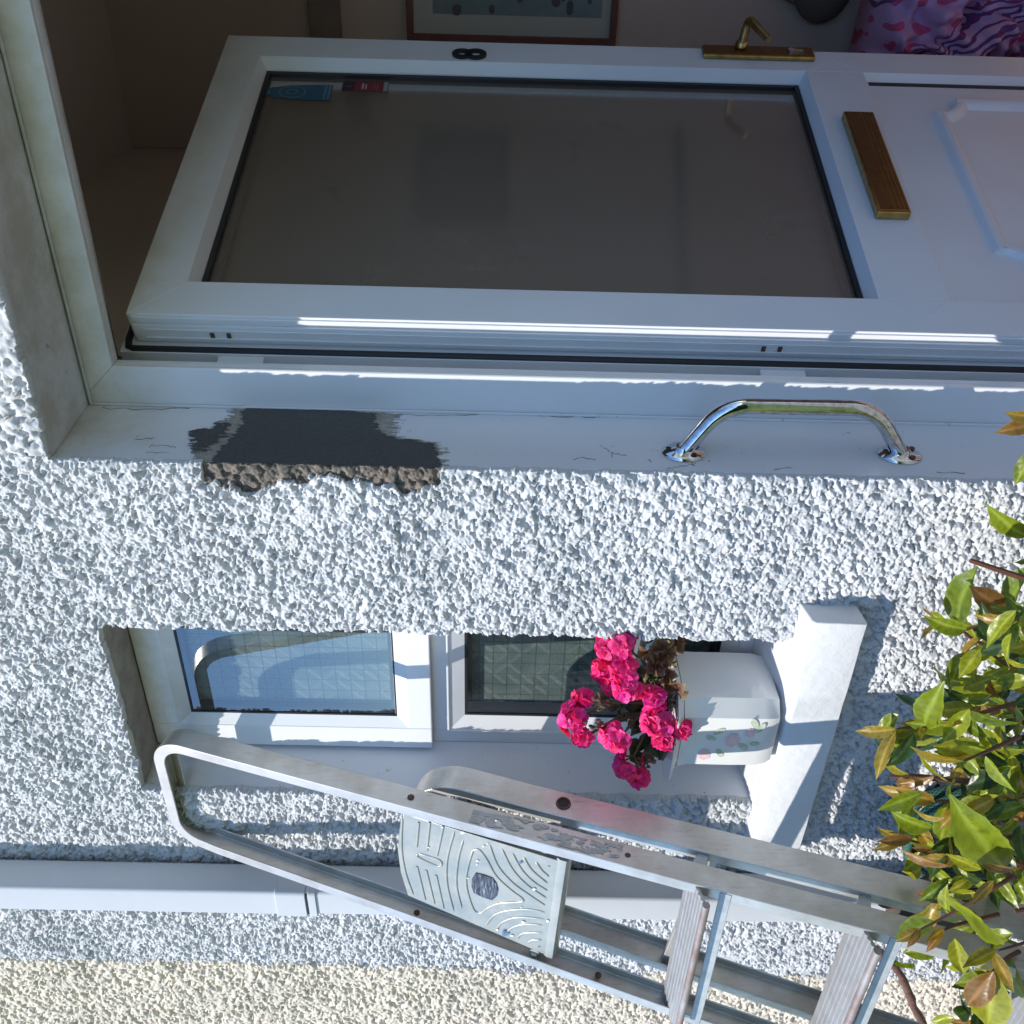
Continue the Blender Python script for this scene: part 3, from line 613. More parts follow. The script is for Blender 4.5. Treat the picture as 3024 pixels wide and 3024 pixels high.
for nm, gg, yy, par in (('casement_glass', gu, cy+.012, cas), ('lower_glass', gl, fy+.016, WN)):
    a, b_, c, d = gg
    gp = obj(nm, MB().box((a, yy, c), (b_, yy+.003, d)), mwg, par, smooth=None)
    tgt = par if par is WN else cas
    obj('patterned_sheet', MB().box((a+.002, yy+.022, c+.002), (b_-.002, yy+.025, d-.002)), mpt, tgt, smooth=None)
    sb = MB()
    for bx in ((a-.006, a+.011, c-.006, d+.006), (b_-.011, b_+.006, c-.006, d+.006), (a+.011, b_-.011, c-.006, c+.011), (a+.011, b_-.011, d-.011, d+.006)): sb.box((bx[0], yy+.004, bx[2]), (bx[1], yy+.021, bx[3]))
    obj('spacer', sb, mdk, tgt, smooth=None)
    rb = MB()
    for bx in ((a-.003, a+.0035, c-.003, d+.003), (b_-.0035, b_+.003, c-.003, d+.003), (a+.0035, b_-.0035, c-.003, c+.0035), (a+.0035, b_-.0035, d-.0035, d+.003)): rb.box((bx[0], yy-.0015, bx[2]), (bx[1], yy-.0002, bx[3]))
    obj('gasket', rb, M['black'], tgt, smooth=None)

# ------------------------------------------------------------------ sill
WS = MB(); sx0, sx1 = -1.54, -.938
prof = [(-.052, .931), (-.054, 1.012), (-.050, 1.018), (.0, 1.026), (.109, 1.046), (.109, .99), (.012, .99), (.012, .938)]
N = 24; rings = []
for i in range(N+1):
    x = lerp(sx0, sx1, i/N); rings.append([(x+(.0015*math.sin(q*2.1+i)), y+random.uniform(-.0008, .0008), z+random.uniform(-.0009, .0009)) for q, (y, z) in enumerate(prof)])
WS.loft(rings)
ws = thing1('window_sill', WS, M['sill'], 'thick white painted sill jutting out below the small window', 'sill', smooth=40, bevel=.0022)

# ------------------------------------------------------------------ downpipe
DP = root('downpipe', (-1.63, -.05, 0), 'square grey-white plastic downpipe fixed to the roughcast wall', 'drainpipe')
def sq(x0, x1, y0, y1, r=.008, n=4):
    o = []
    for cx, cy_, a0 in ((x1-r, y1-r, 0), (x0+r, y1-r, 90), (x0+r, y0+r, 180), (x1-r, y0+r, 270)):
        for i in range(n+1): a = R_(a0+90*i/n); o.append((cx+r*math.cos(a), cy_+r*math.sin(a)))
    return o
obj('upper_pipe', MB().prism(sq(-1.671, -1.600, -.0860, -.0200), 1.90, 4.0), M['pvcpipe'], DP, smooth=30)
for zz in ((1.858, 1.915), (1.838, 1.853)): obj('socket_collar', MB().prism(sq(-1.6735, -1.5985, -.0885, -.0185), *zz), M['pvcpipe'], DP, smooth=30, bevel=.001)
obj('lower_pipe', MB().prism(sq(-1.669, -1.599, -.0850, -.0200), .1, 1.857), M['pvcpipe'], DP, smooth=30)
obj('collar_gap', MB().prism(sq(-1.6705, -1.6005, -.0862, -.0198), 1.8525, 1.8585), M['black'], DP, smooth=None)

# ------------------------------------------------------------------ flower pot and geranium
FP = root('flower_pot', (-1.19, .022, 1.028), 'white glazed octagonal flower pot with pink rose transfer on the sill', 'flower pot')
mpot = mat('white_glaze', (.78, .77, .75), .12, coat=.5, var=(.74, .74, .73), vscale=5)
PC = np.array([-1.196, .019])
def octa(h, c): return [(h, -h+c), (h, h-c), (h-c, h), (-h+c, h), (-h, h-c), (-h, -h+c), (-h+c, -h), (h-c, -h)]
def ring_oct(h, z, k=.30, m=5, tiltz=0):
    h = h*1.08
    o = octa(h, h*k*1.0); out = []
    for i in range(8):
        a, b_ = np.array(o[i]), np.array(o[(i+1) % 8])
        for j in range(m):
            t = j/m; p = a*(1-t)+b_*t; rnd = .06 if h > .05 else .3
            L = np.linalg.norm(p); p = p*(1-rnd)+p/L*h*1.06*rnd
            out.append((PC[0]+p[0], PC[1]+p[1], z))
    return out
pr = [(.060, 1.0285), (.066, 1.030), (.0705, 1.040), (.0735, 1.058), (.0742, 1.10), (.0740, 1.160), (.0745, 1.178), (.0775, 1.193), (.0900, 1.201), (.0935, 1.2040), (.0940, 1.2060), (.0915, 1.2065)]
obj('pot_body', MB().loft([ring_oct(h, z) for h, z in pr]), mpot, FP, smooth=28)
inn = MB().loft([ring_oct(h, z) for h, z in ((.0915, 1.2066), (.080, 1.197), (.071, 1.180), (.070, 1.13))], cap=False)
obj('pot_lining', inn, mat('purple_glaze', (.10, .09, .19), .2, coat=.4), FP, smooth=40)
obj('soil', MB().loft([ring_oct(.0698, 1.168), ring_oct(.0690, 1.17)]), M['soil'], FP)
# rose transfer on the front panel: petals and leaves as thin printed shapes
def decal_disc(mb, cx, cz, rx, rz, ang, y, n=16):
    ca_, sa = math.cos(ang), math.sin(ang); vs = []
    for i in range(n):
        a = 2*math.pi*i/n; u, v_ = rx*math.cos(a), rz*math.sin(a); vs.append((cx+u*ca_-v_*sa, y, cz+u*sa+v_*ca_))
    mb.add(vs, [tuple(range(n))[::-1]])
yd = PC[1]-.0752*1.08
mrose, mheart, msage = mat('pale_pink_print', (.80, .47, .54), .2, coat=.3, var=(.80, .64, .66), vscale=150), mat('pink_print', (.78, .62, .52), .2, coat=.3), mat('sage_print', (.40, .47, .32), .2, coat=.3, var=(.68, .70, .62), vscale=120)
for (fx, fz_, r) in ((-1.190, 1.105, .0165), (-1.226, 1.148, .0135), (-1.172, 1.078, .010)):
    pk, pk2 = MB(), MB(); out_ = []
    for i in range(42): a = 2*math.pi*i/42; q = r*(.85+.17*abs(math.sin(3.5*a))); out_.append((fx+q*math.cos(a), yd, fz_+q*.8*math.sin(a)))
    pk.add(out_, [tuple(range(42))[::-1]]); ro = obj('printed_rose', pk, mrose, FP, smooth=None)
    decal_disc(pk2, fx, fz_, r*.45, r*.34, .5, yd-.0004); obj('rose_heart', pk2, mheart, ro, smooth=None)
for (fx, fz_, a, r) in ((-1.170, 1.130, 2.2, .011), (-1.186, 1.142, 1.2, .010), (-1.150, 1.074, .4, .012), (-1.160, 1.062, -.4, .012), (-1.205, 1.085, -2.2, .011), (-1.222, 1.122, -2.6, .011), (-1.198, 1.066, -1.6, .009)):
    gn = MB(); decal_disc(gn, fx, fz_, r, r*.48, a, yd+.0002); obj('printed_leaf', gn, msage, FP, smooth=None)

def leafmat(name, rough, transl, blotch=.0):
    m = bpy.data.materials.new(name); m.use_nodes = True; nt = m.node_tree; b = nt.nodes['Principled BSDF']
    at = node(nt, 'ShaderNodeAttribute', attribute_name='tint'); tc = node(nt, 'ShaderNodeTexCoord'); col = at.outputs['Color']
    n1 = node(nt, 'ShaderNodeTexNoise', Scale=150.0, Detail=4.0); nt.links.new(tc.outputs['Object'], n1.inputs['Vector'])
    if blotch:
        n2 = node(nt, 'ShaderNodeTexNoise', Scale=55.0, Detail=6.0, Roughness=.7); nt.links.new(tc.outputs['Object'], n2.inputs['Vector'])
        col = mixc(nt, blotch, col, ramp(nt, n2.outputs['Fac'], [(.30, (.45, .40, .35)), (.46, (.95, .95, .95)), (.62, (1.0, 1.0, 1.0)), (.75, (1.35, 1.2, .9))]), 'MULTIPLY')
        n3 = node(nt, 'ShaderNodeTexNoise', Scale=320.0, Detail=2.0); nt.links.new(tc.outputs['Object'], n3.inputs['Vector'])
        col = mixc(nt, ramp(nt, n3.outputs['Fac'], [(.72, (0, 0, 0)), (.76, (.8, .8, .8))]), col, (.05, .035, .012))
    nt.links.new(col, b.inputs['Base Color'])
    r = node(nt, 'ShaderNodeMapRange'); r.inputs[3].default_value = rough-.06; r.inputs[4].default_value = rough+.16; nt.links.new(n1.outputs['Fac'], r.inputs[0]); nt.links.new(r.outputs[0], b.inputs['Roughness'])
    bp = node(nt, 'ShaderNodeBump', Strength=.45 if blotch else .25, Distance=.0012); nt.links.new(n1.outputs['Fac'], bp.inputs['Height']); nt.links.new(bp.outputs['Normal'], b.inputs['Normal'])
    tl = node(nt, 'ShaderNodeBsdfTranslucent'); mu = mixc(nt, 1.0, col, (1.7, 1.6, .6), 'MULTIPLY'); nt.links.new(mu, tl.inputs[0])
    mx = node(nt, 'ShaderNodeMixShader', Fac=transl); nt.links.new(b.outputs[0], mx.inputs[1]); nt.links.new(tl.outputs[0], mx.inputs[2]); nt.links.new(mx.outputs[0], nt.nodes['Material Output'].inputs[0])
    return m
M['petal'] = leafmat('magenta_petal', .5, .30); M['leaf'] = leafmat('glossy_leaf', .27, .34, .8); M['gleaf'] = leafmat('geranium_leaf', .6, .25)
# petal translucency keeps the petal's own hue
class LB:      # leaf builder with per-vertex tint
    def __init__(s): s.v = []; s.f = []; s.c = []
    def sheet(s, base, dirv, nrm, L, prof, fold, curl, col, rim=None, ns=7, wave=0, mid=None, twist=0):
        """a leaf: rows along its length, 5 vertices across; prof(t) = half width"""
        d = np.array(dirv, float); d /= np.linalg.norm(d); n = np.array(nrm, float); n -= d*(n@d); n /= np.linalg.norm(n)+1e-9; sd = np.cross(d, n)
        o = len(s.v); ph = random.random()*6
        p = np.array(base, float); dc = d.copy(); nc = n.copy()
        KS = (-1, -.82, -.55, -.28, 0, .28, .55, .82, 1); nk = len(KS)
        for i in range(ns+1):
            t = i/ns
            if i: p = p+dc*L/ns
            c_, s_ = math.cos(curl/ns), math.sin(curl/ns); dc, nc = dc*c_-nc*s_, nc*c_+dc*s_
            ct, st_ = math.cos(twist/ns), math.sin(twist/ns); sd, nc = sd*ct+nc*st_, nc*ct-sd*st_
            wv = prof(t)
            for k in KS:
                ser = 1+(.035*(-1)**i if abs(k) == 1 and mid is not None and ns > 7 else 0)
                q = p+sd*k*wv*ser+dc*abs(k)*0+nc*(wv*fold*(abs(k)**1.4)+wave*math.sin(ph+t*9+k*3)*wv+(.035*wv*math.sin(t*34-abs(k)*5)*(1-abs(k)) if ns > 7 else 0))
                s.v.append(q); cc = np.array(col)*(1+.10*math.sin(ph+3*t)+(.14*math.sin(t*34-abs(k)*5) if ns > 7 else 0))
                if k == 0 and mid is not None: cc = np.array(mid)
                if abs(k) == 1 and rim is not None: cc = np.array(rim)
                s.c.append((*cc, 1))
        for i in range(ns):
            for k in range(nk-1): a = o+i*nk+k; s.f.append((a, a+1, a+nk+1, a+nk))
    def build(s, name, material, parent): return npobj(name, np.array(s.v), np.array(s.f), material, parent, np.array(s.c))

GP = root('geranium', (-1.19, .02, 1.17), 'pink flowering geranium growing in the white pot', 'plant')
stm = MB(); crown = np.array([-1.19, .02, 1.17])
heads = [(1848, 1908, -.01, .024), (1846, 1978, -.03, .022), (1857, 2030, -.045, .023), (1792, 1975, .01, .024), (1800, 1905, .02, .022), (1815, 2020, -.01, .018), (1697, 2117, -.05, .025), (1724, 2063, -.03, .014), (1722, 2178, -.06, .014), (1826, 2170, -.07, .028), (1857, 2250, -.085, .026), (1888, 2292, -.085, .014), (1931, 2057, -.055, .015), (1946, 2124, -.07, .029), (1962, 2182, -.08, .016), (2012, 2150, -.07, .012)]
def rv(): v = rng.normal(size=3); return v/np.linalg.norm(v)
for hx, hy, yy, r in heads:
    r *= .97
    c = ony((hx, hy), yy); fb = LB()
    out = c-crown; out /= np.linalg.norm(out)
    nfl = int(8+r*420)
    for i in range(nfl):
        dv = rv(); dv = dv+out*.55+np.array([.15, -.35, .15]); dv /= np.linalg.norm(dv)
        fc = c+dv*r*random.uniform(.62, 1.0); a0 = random.random()*6; t1 = np.cross(dv, rv()); t1 /= np.linalg.norm(t1); t2 = np.cross(dv, t1)
        tone = random.random(); col = (lerp(.66, .88, tone), lerp(.012, .040, random.random()), lerp(.16, .32, random.random()))
        for k in range(5):
            a = a0+2*math.pi*k/5; pd = t1*math.cos(a)+t2*math.sin(a)+dv*.35
            fb.sheet(fc, pd, dv, random.uniform(.0115, .0165), lambda t: .0080*math.sin(math.pi*min(1, .12+.80*t))**.7, .25, random.uniform(-.2, .9), col, rim=(col[0]*1.05, col[1]*2.5, col[2]*1.35), mid=(col[0]*.85, col[1], col[2]*1.2), ns=4, wave=.18)
    fb.build('flower_head', M['petal'], GP)
    mid = crown*.45+c*.55+np.array([0, .02, .01]); stm.tube([crown+np.array([random.uniform(-.04, .04), random.uniform(-.03, .03), 0]), mid, c-out*r*.5], [.0032, .0025, .0018], 6)
    if r > .02:
        for q in range(4): e = c-out*r*.4+rv()*r*.9; stm.tube([c-out*r*.6, e], [.0012, .0016], 5); stm.ball(e, (.0028, .0028, .0045), 6, 5)
for bx, by, yy in ((1772, 2072, -.045), (1768, 2148, -.055), (1910, 2248, -.08), (1985, 2070, -.05)):     # bud clusters
    c = ony((bx, by), yy); stm.tube([crown, crown*.4+c*.6+np.array([0, 0, .012]), c], [.003, .0022, .0016], 6)
    for q in range(16): e = c+rv()*.014; stm.tube([c, e], [.001, .002], 5); stm.ball(e, (.0026, .0026, .0042), 6, 5)
stm.tube([ony((2010, 2180), -.06), ony((1985, 2195), -.075), ony((1955, 2245), -.09)], [.003, .003, .0028], 6)
obj('stem', stm, mat('brown_green_stem', (.10, .075, .045), .6, var=(.16, .10, .07), vscale=90), GP)
gb = LB()
def scallop(c, nrm, r, col, rim, span=5.6):
    n = np.array(nrm, float); n /= np.linalg.norm(n); t1 = np.cross(n, rv()); t1 /= np.linalg.norm(t1); t2 = np.cross(n, t1); o = len(gb.v); K = 28; ph = random.random()*6
    gb.v.append(np.array(c)); gb.c.append((*np.array(col)*.8, 1))
    for ring_ in (.35, .7, .92, 1.0):
        for k in range(K):
            a = span*k/(K-1); rr = r*ring_*(1+.08*math.sin(a*9)*ring_)
            z = r*(.28*math.sin(a*5+ph)*ring_**2+.14*ring_**2*math.sin(a*11+ph)); gb.v.append(np.array(c)+(t1*math.cos(a)+t2*math.sin(a))*rr+n*z)
            gb.c.append((*(np.array(rim) if ring_ > .9 else np.array(col)), 1))
    for k in range(K-1):
        gb.f.append((o, o+1+k, o+2+k, o+2+k))
        for q in range(3): a = o+1+q*K+k; gb.f.append((a, a+1, a+K+1, a+K))
for lx, ly, yy, r in ((1945, 1885, .02, .026), (1958, 1925, .0, .024), (1935, 1960, -.01, .022), (1965, 1990, -.02, .022), (1925, 1925, .03, .024), (1990, 2030, -.05, .025), (1930, 2010, -.02, .02), (1965, 1955, .02, .02), (1985, 1900, .04, .024), (1900, 2090, .0, .026), (1860, 2110, .02, .03), (1900, 2160, -.01, .03), (1930, 2200, -.03, .026), (1890, 2220, -.04, .024), (1970, 2100, -.01, .028), (1830, 2090, .03, .028), (1960, 2150, -.02, .03), (1800, 2060, .03, .024), (1880, 2040, .03, .03), (1905, 1990, .04, .03)):
    tone = random.random()
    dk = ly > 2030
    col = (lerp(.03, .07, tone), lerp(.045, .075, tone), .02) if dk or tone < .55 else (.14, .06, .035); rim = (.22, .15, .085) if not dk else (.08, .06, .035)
    scallop(ony((lx, ly), yy), rv()+np.array([.5, -.9, .5]), r, col, rim)
gb.f = [f for f in gb.f]
V = np.array(gb.v); Q = np.array(gb.f); tri = Q[:, 2] == Q[:, 3]
me = bpy.data.meshes.new('leaf'); bb = base_of(GP); me.from_pydata([tuple(v-np.array(bb)) for v in V], [], [tuple(q[:3]) if t else tuple(q) for q, t in zip(Q.tolist(), tri)])
a_ = me.color_attributes.new('tint', 'FLOAT_COLOR', 'POINT'); a_.data.foreach_set('color', np.array(gb.c, np.float32).ravel()); me.shade_smooth(); me.materials.append(M['gleaf'])
lo = bpy.data.objects.new('foliage', me); scn.collection.objects.link(lo); lo.parent = GP

# ------------------------------------------------------------------ stepladder
SL = root('stepladder', (-1.42, -.5, 0), 'worn aluminium stepladder folded and leaning against the wall in front of the window', 'ladder')
LN = np.array([0, 1, -.30]); LNn = LN/np.linalg.norm(LN); E2 = np.array([0, .3, 1.0])/math.hypot(.3, 1)
def LP(x, z, o=0, base=-.659, k=.30):      # on the front plane, o metres towards the wall
    nn_ = np.array([0, 1, -k])/math.hypot(1, k); return np.array([x, base+k*z, z])+nn_*o
def channel(path, depth, flange, th, base, k, name, parent):
    """U-section bent round a loop: web outside, flanges turned inwards"""
    P = [np.array(p) for p in path]; m = len(P); cen = np.array([-1.41, 1.0]); rings = []
    for i in range(m):
        t = P[min(i+1, m-1)]-P[max(i-1, 0)]; t /= np.linalg.norm(t); n = np.array([-t[1], t[0]])   # inward (path runs right foot, up, over, down left)
        u = [(0, 0), (flange, 0), (flange, th), (th, th), (th, depth-th), (flange, depth-th), (flange, depth), (0, depth)]
        rings.append([LP(P[i][0]+n[0]*a, P[i][1]+n[1]*a, o, base, k) for a, o in u])
    mb = MB().loft(rings); return obj(name, mb, M['alu'], parent, smooth=40, bevel=.0012)
def arcpts(cx, cz, r, a0, a1, n=10): return [(cx+r*math.cos(R_(lerp(a0, a1, i/n))), cz+r*math.sin(R_(lerp(a0, a1, i/n)))) for i in range(n+1)]
fp_ = [(-1.222, .0), (-1.238, .5), (-1.247, 1.2), (-1.25, 2.02)]+arcpts(-1.312, 2.045, .062, 0, 90)+arcpts(-1.463, 2.043, .064, 92, 172)+[(-1.532, 2.02), (-1.560, 1.70), (-1.610, 1.20), (-1.66, .6), (-1.70, 0)]
ff = channel(fp_, .040, .021, .003, -.659, .30, 'front_frame', SL)
rp2 = [(-1.235, .0), (-1.244, .6), (-1.250, 1.45)]+arcpts(-1.345, 1.555, .098, 0, 80)+arcpts(-1.455, 1.555, .098, 98, 180)+[(-1.560, 1.45), (-1.588, 1.2), (-1.61, .95), (-1.68, 0)]
rf = channel(rp2, .050, .019, .003, -.582, .29, 'rear_frame', SL)
# pivot tube and rivets on the right stiles
pv = MB(); pc = LP(-1.25, 1.397, .026, -.582, .29)
pv.loft([[pc+np.array([dx, r*math.cos(a), r*math.sin(a)]) for a in [2*math.pi*i/20 for i in range(20)]] for dx, r in ((.0005, .0125), (.003, .012), (.0035, .0095), (-.0005, .0085))], cap=False)
obj('pivot_eyelet', pv, M['rust'], SL); obj('pivot_hole', MB().tube([pc+np.array([.0004, 0, 0]), pc+np.array([.0012, 0, 0])], .0086, 18), M['black'], SL)
for (x, z) in ((-1.249, 1.645), (-1.25, 1.30), (-1.5635, 1.645), (-1.588, 1.32)):
    obj('rivet', MB().ball(LP(x+.001, z, .02), (.003, .006, .006)), M['rust'], SL)
zs_ = np.arange(1.31, 1.545, .0013); os_ = np.arange(.004, .036, .0013); Zg, Og = np.meshgrid(zs_, os_, indexing='ij')
Kg = (vnoise(Zg*3, Og*5, .03, 2)+.5*vnoise(Zg*4, Og*4, .012, 3) > .70) & (np.abs(Og-.019-.004*np.sin(Zg*40)) < .013)
Ig = np.arange(Zg.size).reshape(Zg.shape); Qg = np.stack([Ig[:-1, :-1], Ig[1:, :-1], Ig[1:, 1:], Ig[:-1, 1:]], -1)[Kg[:-1, :-1]]
nn3 = np.array([0, 1, -.30])/math.hypot(1, .3); xg = np.interp(Zg, [1.2, 2.02], [-1.247, -1.25])+.0007+.0004*vnoise(Zg, Og, .003, 1)
Vg = np.stack([xg, -.659+.30*Zg+Og*nn3[1], Zg+Og*nn3[2]], -1).reshape(-1, 3); us, inv = np.unique(Qg.ravel(), return_inverse=True)
npobj('label_residue', Vg[us], inv.reshape(-1, 4), mat('flaking_label', (.50, .50, .485), .7, var=(.34, .31, .27), vscale=90, vstr=.2, bump=.6, bscale=200), SL)
# platform, folded into the plane of the front frame
def plp(p, o=.012): return on(p, LN, -.659+o*np.linalg.norm(LN))
def zp(x, y): return (1150+x/2.76, 2250+y/2.76)
corn = [zp(112, 420), zp(80, 560), zp(66, 720), zp(90, 900), zp(150, 1090), zp(1285, 1580), zp(1395, 810)]
def off(p, o): return p+LNn*o
pl = MB(); c3 = [plp(c) for c in corn]; n = len(c3)
pl.add(c3+[off(c, .006) for c in c3], [tuple(range(n)), tuple(range(n, 2*n))[::-1]]+[(i, n+i, n+(i+1) % n, (i+1) % n) for i in range(n)])
plat = obj('platform', pl, M['plat'], SL, smooth=30, bevel=.0015)
a, c = plp(zp(1310, 1590)), plp(zp(1425, 800)); lipv = []
lm = MB(); dn_ = -E2
rings = []
for q in (a, c):
    rings.append([q+dn_*u+LNn*o for u, o in ((-.012, .001), (-.006, -.002), (.004, -.002), (.009, .004), (.009, .026), (.005, .026), (.005, .008), (-.012, .006))])
lm.loft(rings); obj('front_lip', lm, M['plat'], plat, smooth=50)
for q0, q1 in ((c3[4], c3[5]), (c3[0], c3[6])): obj('platform_side', MB().add([q0, q1, off(q1, .024), off(q0, .018)], [(0, 1, 2, 3)]), M['plat'], plat, smooth=None)
ribs = [[(105, 445), (98, 700), (130, 900), (195, 1085)], [(240, 490), (222, 690)], [(225, 850), (290, 1120)], [(330, 490), (305, 720)], [(300, 880), (365, 1150)], [(440, 520), (388, 760)], [(380, 920), (440, 1190)],
        [(530, 560), (470, 790), (470, 1000), (525, 1220)], [(600, 640), (560, 790), (545, 1000), (590, 1195)],
        [(680, 720), (730, 715), (790, 790), (870, 930), (1000, 1050), (1080, 1110), (1070, 1140), (900, 1150), (800, 1190), (740, 1230), (680, 1190), (625, 1000), (640, 850), (680, 720)],
        [(815, 670), (880, 840), (1000, 980), (1150, 1090), (1270, 1170)], [(915, 705), (1000, 870), (1120, 1000), (1280, 1110)], [(1000, 740), (1080, 880), (1180, 980), (1290, 1050)], [(1095, 775), (1160, 880), (1290, 990)], [(1195, 815), (1240, 880), (1300, 935)], [(1298, 845), (1302, 852)],
        [(785, 1330), (850, 1250), (960, 1210), (1130, 1200), (1265, 1225)], [(870, 1360), (930, 1300), (1050, 1265), (1260, 1280)], [(950, 1390), (1010, 1345), (1110, 1320), (1250, 1330)], [(1040, 1440), (1090, 1395), (1250, 1390)], [(1125, 1475), (1165, 1450), (1240, 1450)], [(1218, 1500), (1222, 1506)],
        [(235, 745), (410, 800), (400, 850), (235, 775), (235, 745)]]
def smooth_poly(P, n=5):
    out = []; m = len(P)
    for i in range(m-1):
        p0, p1, p2, p3 = [np.array(P[max(0, min(m-1, i+j))], float) for j in (-1, 0, 1, 2)]
        for k in range(n): t = k/n; out.append(.5*((2*p1)+(-p0+p2)*t+(2*p0-5*p1+4*p2-p3)*t*t+(-p0+3*p1-3*p2+p3)*t**3))
    return out+[np.array(P[-1], float)]
for r in ribs:
    pp = [off(plp(zp(*q)), .0006) for q in (smooth_poly(r) if len(r) > 2 else r)]
    obj('platform_rib', MB().tube(pp, [.0012]+[.0027]*(len(pp)-2)+[.0012] if len(pp) > 2 else .0026, 8), M['plat'], plat, smooth=60)
oval = [zp(*q) for q in ((705, 900), (770, 915), (840, 942), (872, 985), (886, 1035), (875, 1090), (840, 1122), (760, 1095), (690, 1062), (672, 1010), (674, 950))]
o3 = [off(plp(q), -.0006) for q in oval]; om = MB(); n = len(o3); om.add([off(q, -.0012) for q in o3]+o3, [tuple(range(n))]+[(i, n+i, n+(i+1) % n, (i+1) % n) for i in range(n)])
mo_ = mat('worn_black_plastic', (.06, .065, .085), .45); nt = mo_.node_tree; b = nt.nodes['Principled BSDF']
tc = node(nt, 'ShaderNodeTexCoord'); mp = node(nt, 'ShaderNodeMapping'); mp.inputs['Scale'].default_value = (60, 60, 500); n1 = node(nt, 'ShaderNodeTexNoise', Scale=1.0, Detail=6.0); nt.links.new(tc.outputs['Object'], mp.inputs[0]); nt.links.new(mp.outputs[0], n1.inputs['Vector'])
nt.links.new(ramp(nt, n1.outputs['Fac'], [(.4, (.02, .022, .035)), (.6, (.11, .13, .17)), (.72, (.34, .36, .38))]), b.inputs['Base Color'])
obj('platform_plug', om, mo_, plat, smooth=None)
mcr = mat('cream_paint_drips', (.74, .70, .62), .5); mbl = mat('blue_paint_drips', (.10, .18, .32), .5)
for px_, py_, rr in ((720, 800, 9), (715, 830, 7), (770, 680, 10), (1000, 1410, 12), (1090, 1300, 14), (870, 470, 8), (430, 525, 9), (1290, 1290, 14), (320, 690, 7), (640, 940, 7), (1180, 1030, 16), (600, 570, 16), (880, 1360, 11), (1075, 1180, 6), (800, 660, 6)):
    cpt = [zp(px_+rr*random.uniform(.7, 1.4)*math.cos(a), py_+rr*.7*random.uniform(.7, 1.3)*math.sin(a)) for a in [2*math.pi*i/9 for i in range(9)]]
    obj('paint_splash', MB().add([off(plp(q), -.0022) for q in cpt], [tuple(range(9))]), mcr, plat, smooth=None)
for px_, py_, rr in ((950, 1392, 26), (1070, 812, 16), (940, 1375, 20)):
    cpt = [zp(px_+rr*random.uniform(.7, 1.3)*math.cos(a), py_+rr*.7*random.uniform(.7, 1.3)*math.sin(a)) for a in [2*math.pi*i/10 for i in range(10)]]
    obj('paint_splash', MB().add([off(plp(q), -.0024) for q in cpt], [tuple(range(10))]), mbl, plat, smooth=None)
for q in ((1265, 745), (1180, 1585)): cc = plp(zp(q[0], q[1]-30), .012); pg = MB(); pg.tube([off(cc, 0), off(cc, .02)], .009, 12); pg.tube([cc+np.array([0, 0, 0]), cc+np.array([.03 if q[1] < 1000 else -.03, 0, 0])], .006, 10); obj('pivot_pin', pg, M['galv'], plat)
# treads
mtr = mat('worn_tread', (.46, .46, .455), .4, metal=.5, var=(.31, .29, .275), vscale=30, vstr=.2, bump=.3, bscale=160)
mnose = mat('rusty_red_nosing', (.40, .385, .375), .5, metal=.4, var=(.19, .085, .06), vscale=13, vstr=.45)
for zc_ in (1.198, .966, .734, .502, .27):
    xr = np.interp(zc_, [.0, .5, 1.2, 2.0], [-1.222, -1.238, -1.247, -1.25])-.004; xl = np.interp(zc_, [0, .6, 1.2, 1.7], [-1.70, -1.66, -1.61, -1.56])+.004
    back = lambda x: LP(x, zc_+.014, .030); nose = lambda x: LP(x, zc_-.021, -.034)
    cb, cn = back(xr)[1:], nose(xr)[1:]; v2 = cn-cb; L = np.linalg.norm(v2); v2 /= L; n2 = np.array([v2[1], -v2[0]]);
    if n2[1] < 0: n2 = -n2
    prof = []
    nr_ = 6
    prof.append((0, 0))
    for i in range(nr_):
        a0 = .08+.74*i/nr_; wd_ = .74/nr_
        prof += [(a0+wd_*.12, 0), (a0+wd_*.25, .0016), (a0+wd_*.75, .0016), (a0+wd_*.88, 0)]
    prof += [(.83, 0)]
    top = [cb+v2*L*u+n2*h for u, h in prof]
    bot = [cb+v2*L*.83-n2*.004, cb-n2*.004]
    tm = MB(); sec = top+bot; tm.loft([[np.array([x, q[0], q[1]]) for q in sec] for x in (xl, xr)])
    tr0 = obj('tread', tm, mtr, SL, smooth=30)
    nm = MB(); sec = []
    for i in range(9): a = R_(lerp(100, -110, i/8)); sec.append(cb+v2*(L*.90+.0062*math.cos(a))+n2*(-.003+.0058*math.sin(a)))
    sec += [cb+v2*L*.83-n2*.008, cb+v2*L*.83+n2*.001]
    nm.loft([[np.array([x, q[0], q[1]]) for q in sec] for x in (xl+.001, xr-.001)]); obj('nosing', nm, mnose, tr0, smooth=50)
    bm_ = MB(); bm_.loft([[np.array([x, q[0], q[1]]) for q in (LP(0, zc_-.036, .001)[1:], LP(0, zc_-.036, -.0015)[1:], LP(0, zc_-.053, -.0015)[1:], LP(0, zc_-.053, .001)[1:])] for x in (xl, xr+.002)])
    obj('tread_brace', bm_, M['galv'], SL, smooth=None, bevel=.001)
rb_ = MB(); rb_.loft([[LP(x, z+dz, o, -.582, .29) for dz, o in ((.010, .012), (.010, .030), (-.010, .030), (-.010, .012))] for x, z in ((-1.585, 1.196), (-1.252, 1.158))]); obj('shadow_bar', rb_, M['alu'], SL, smooth=None, bevel=.001)  # bar added behind the tread, tilted for the shadow edge it casts on the sill
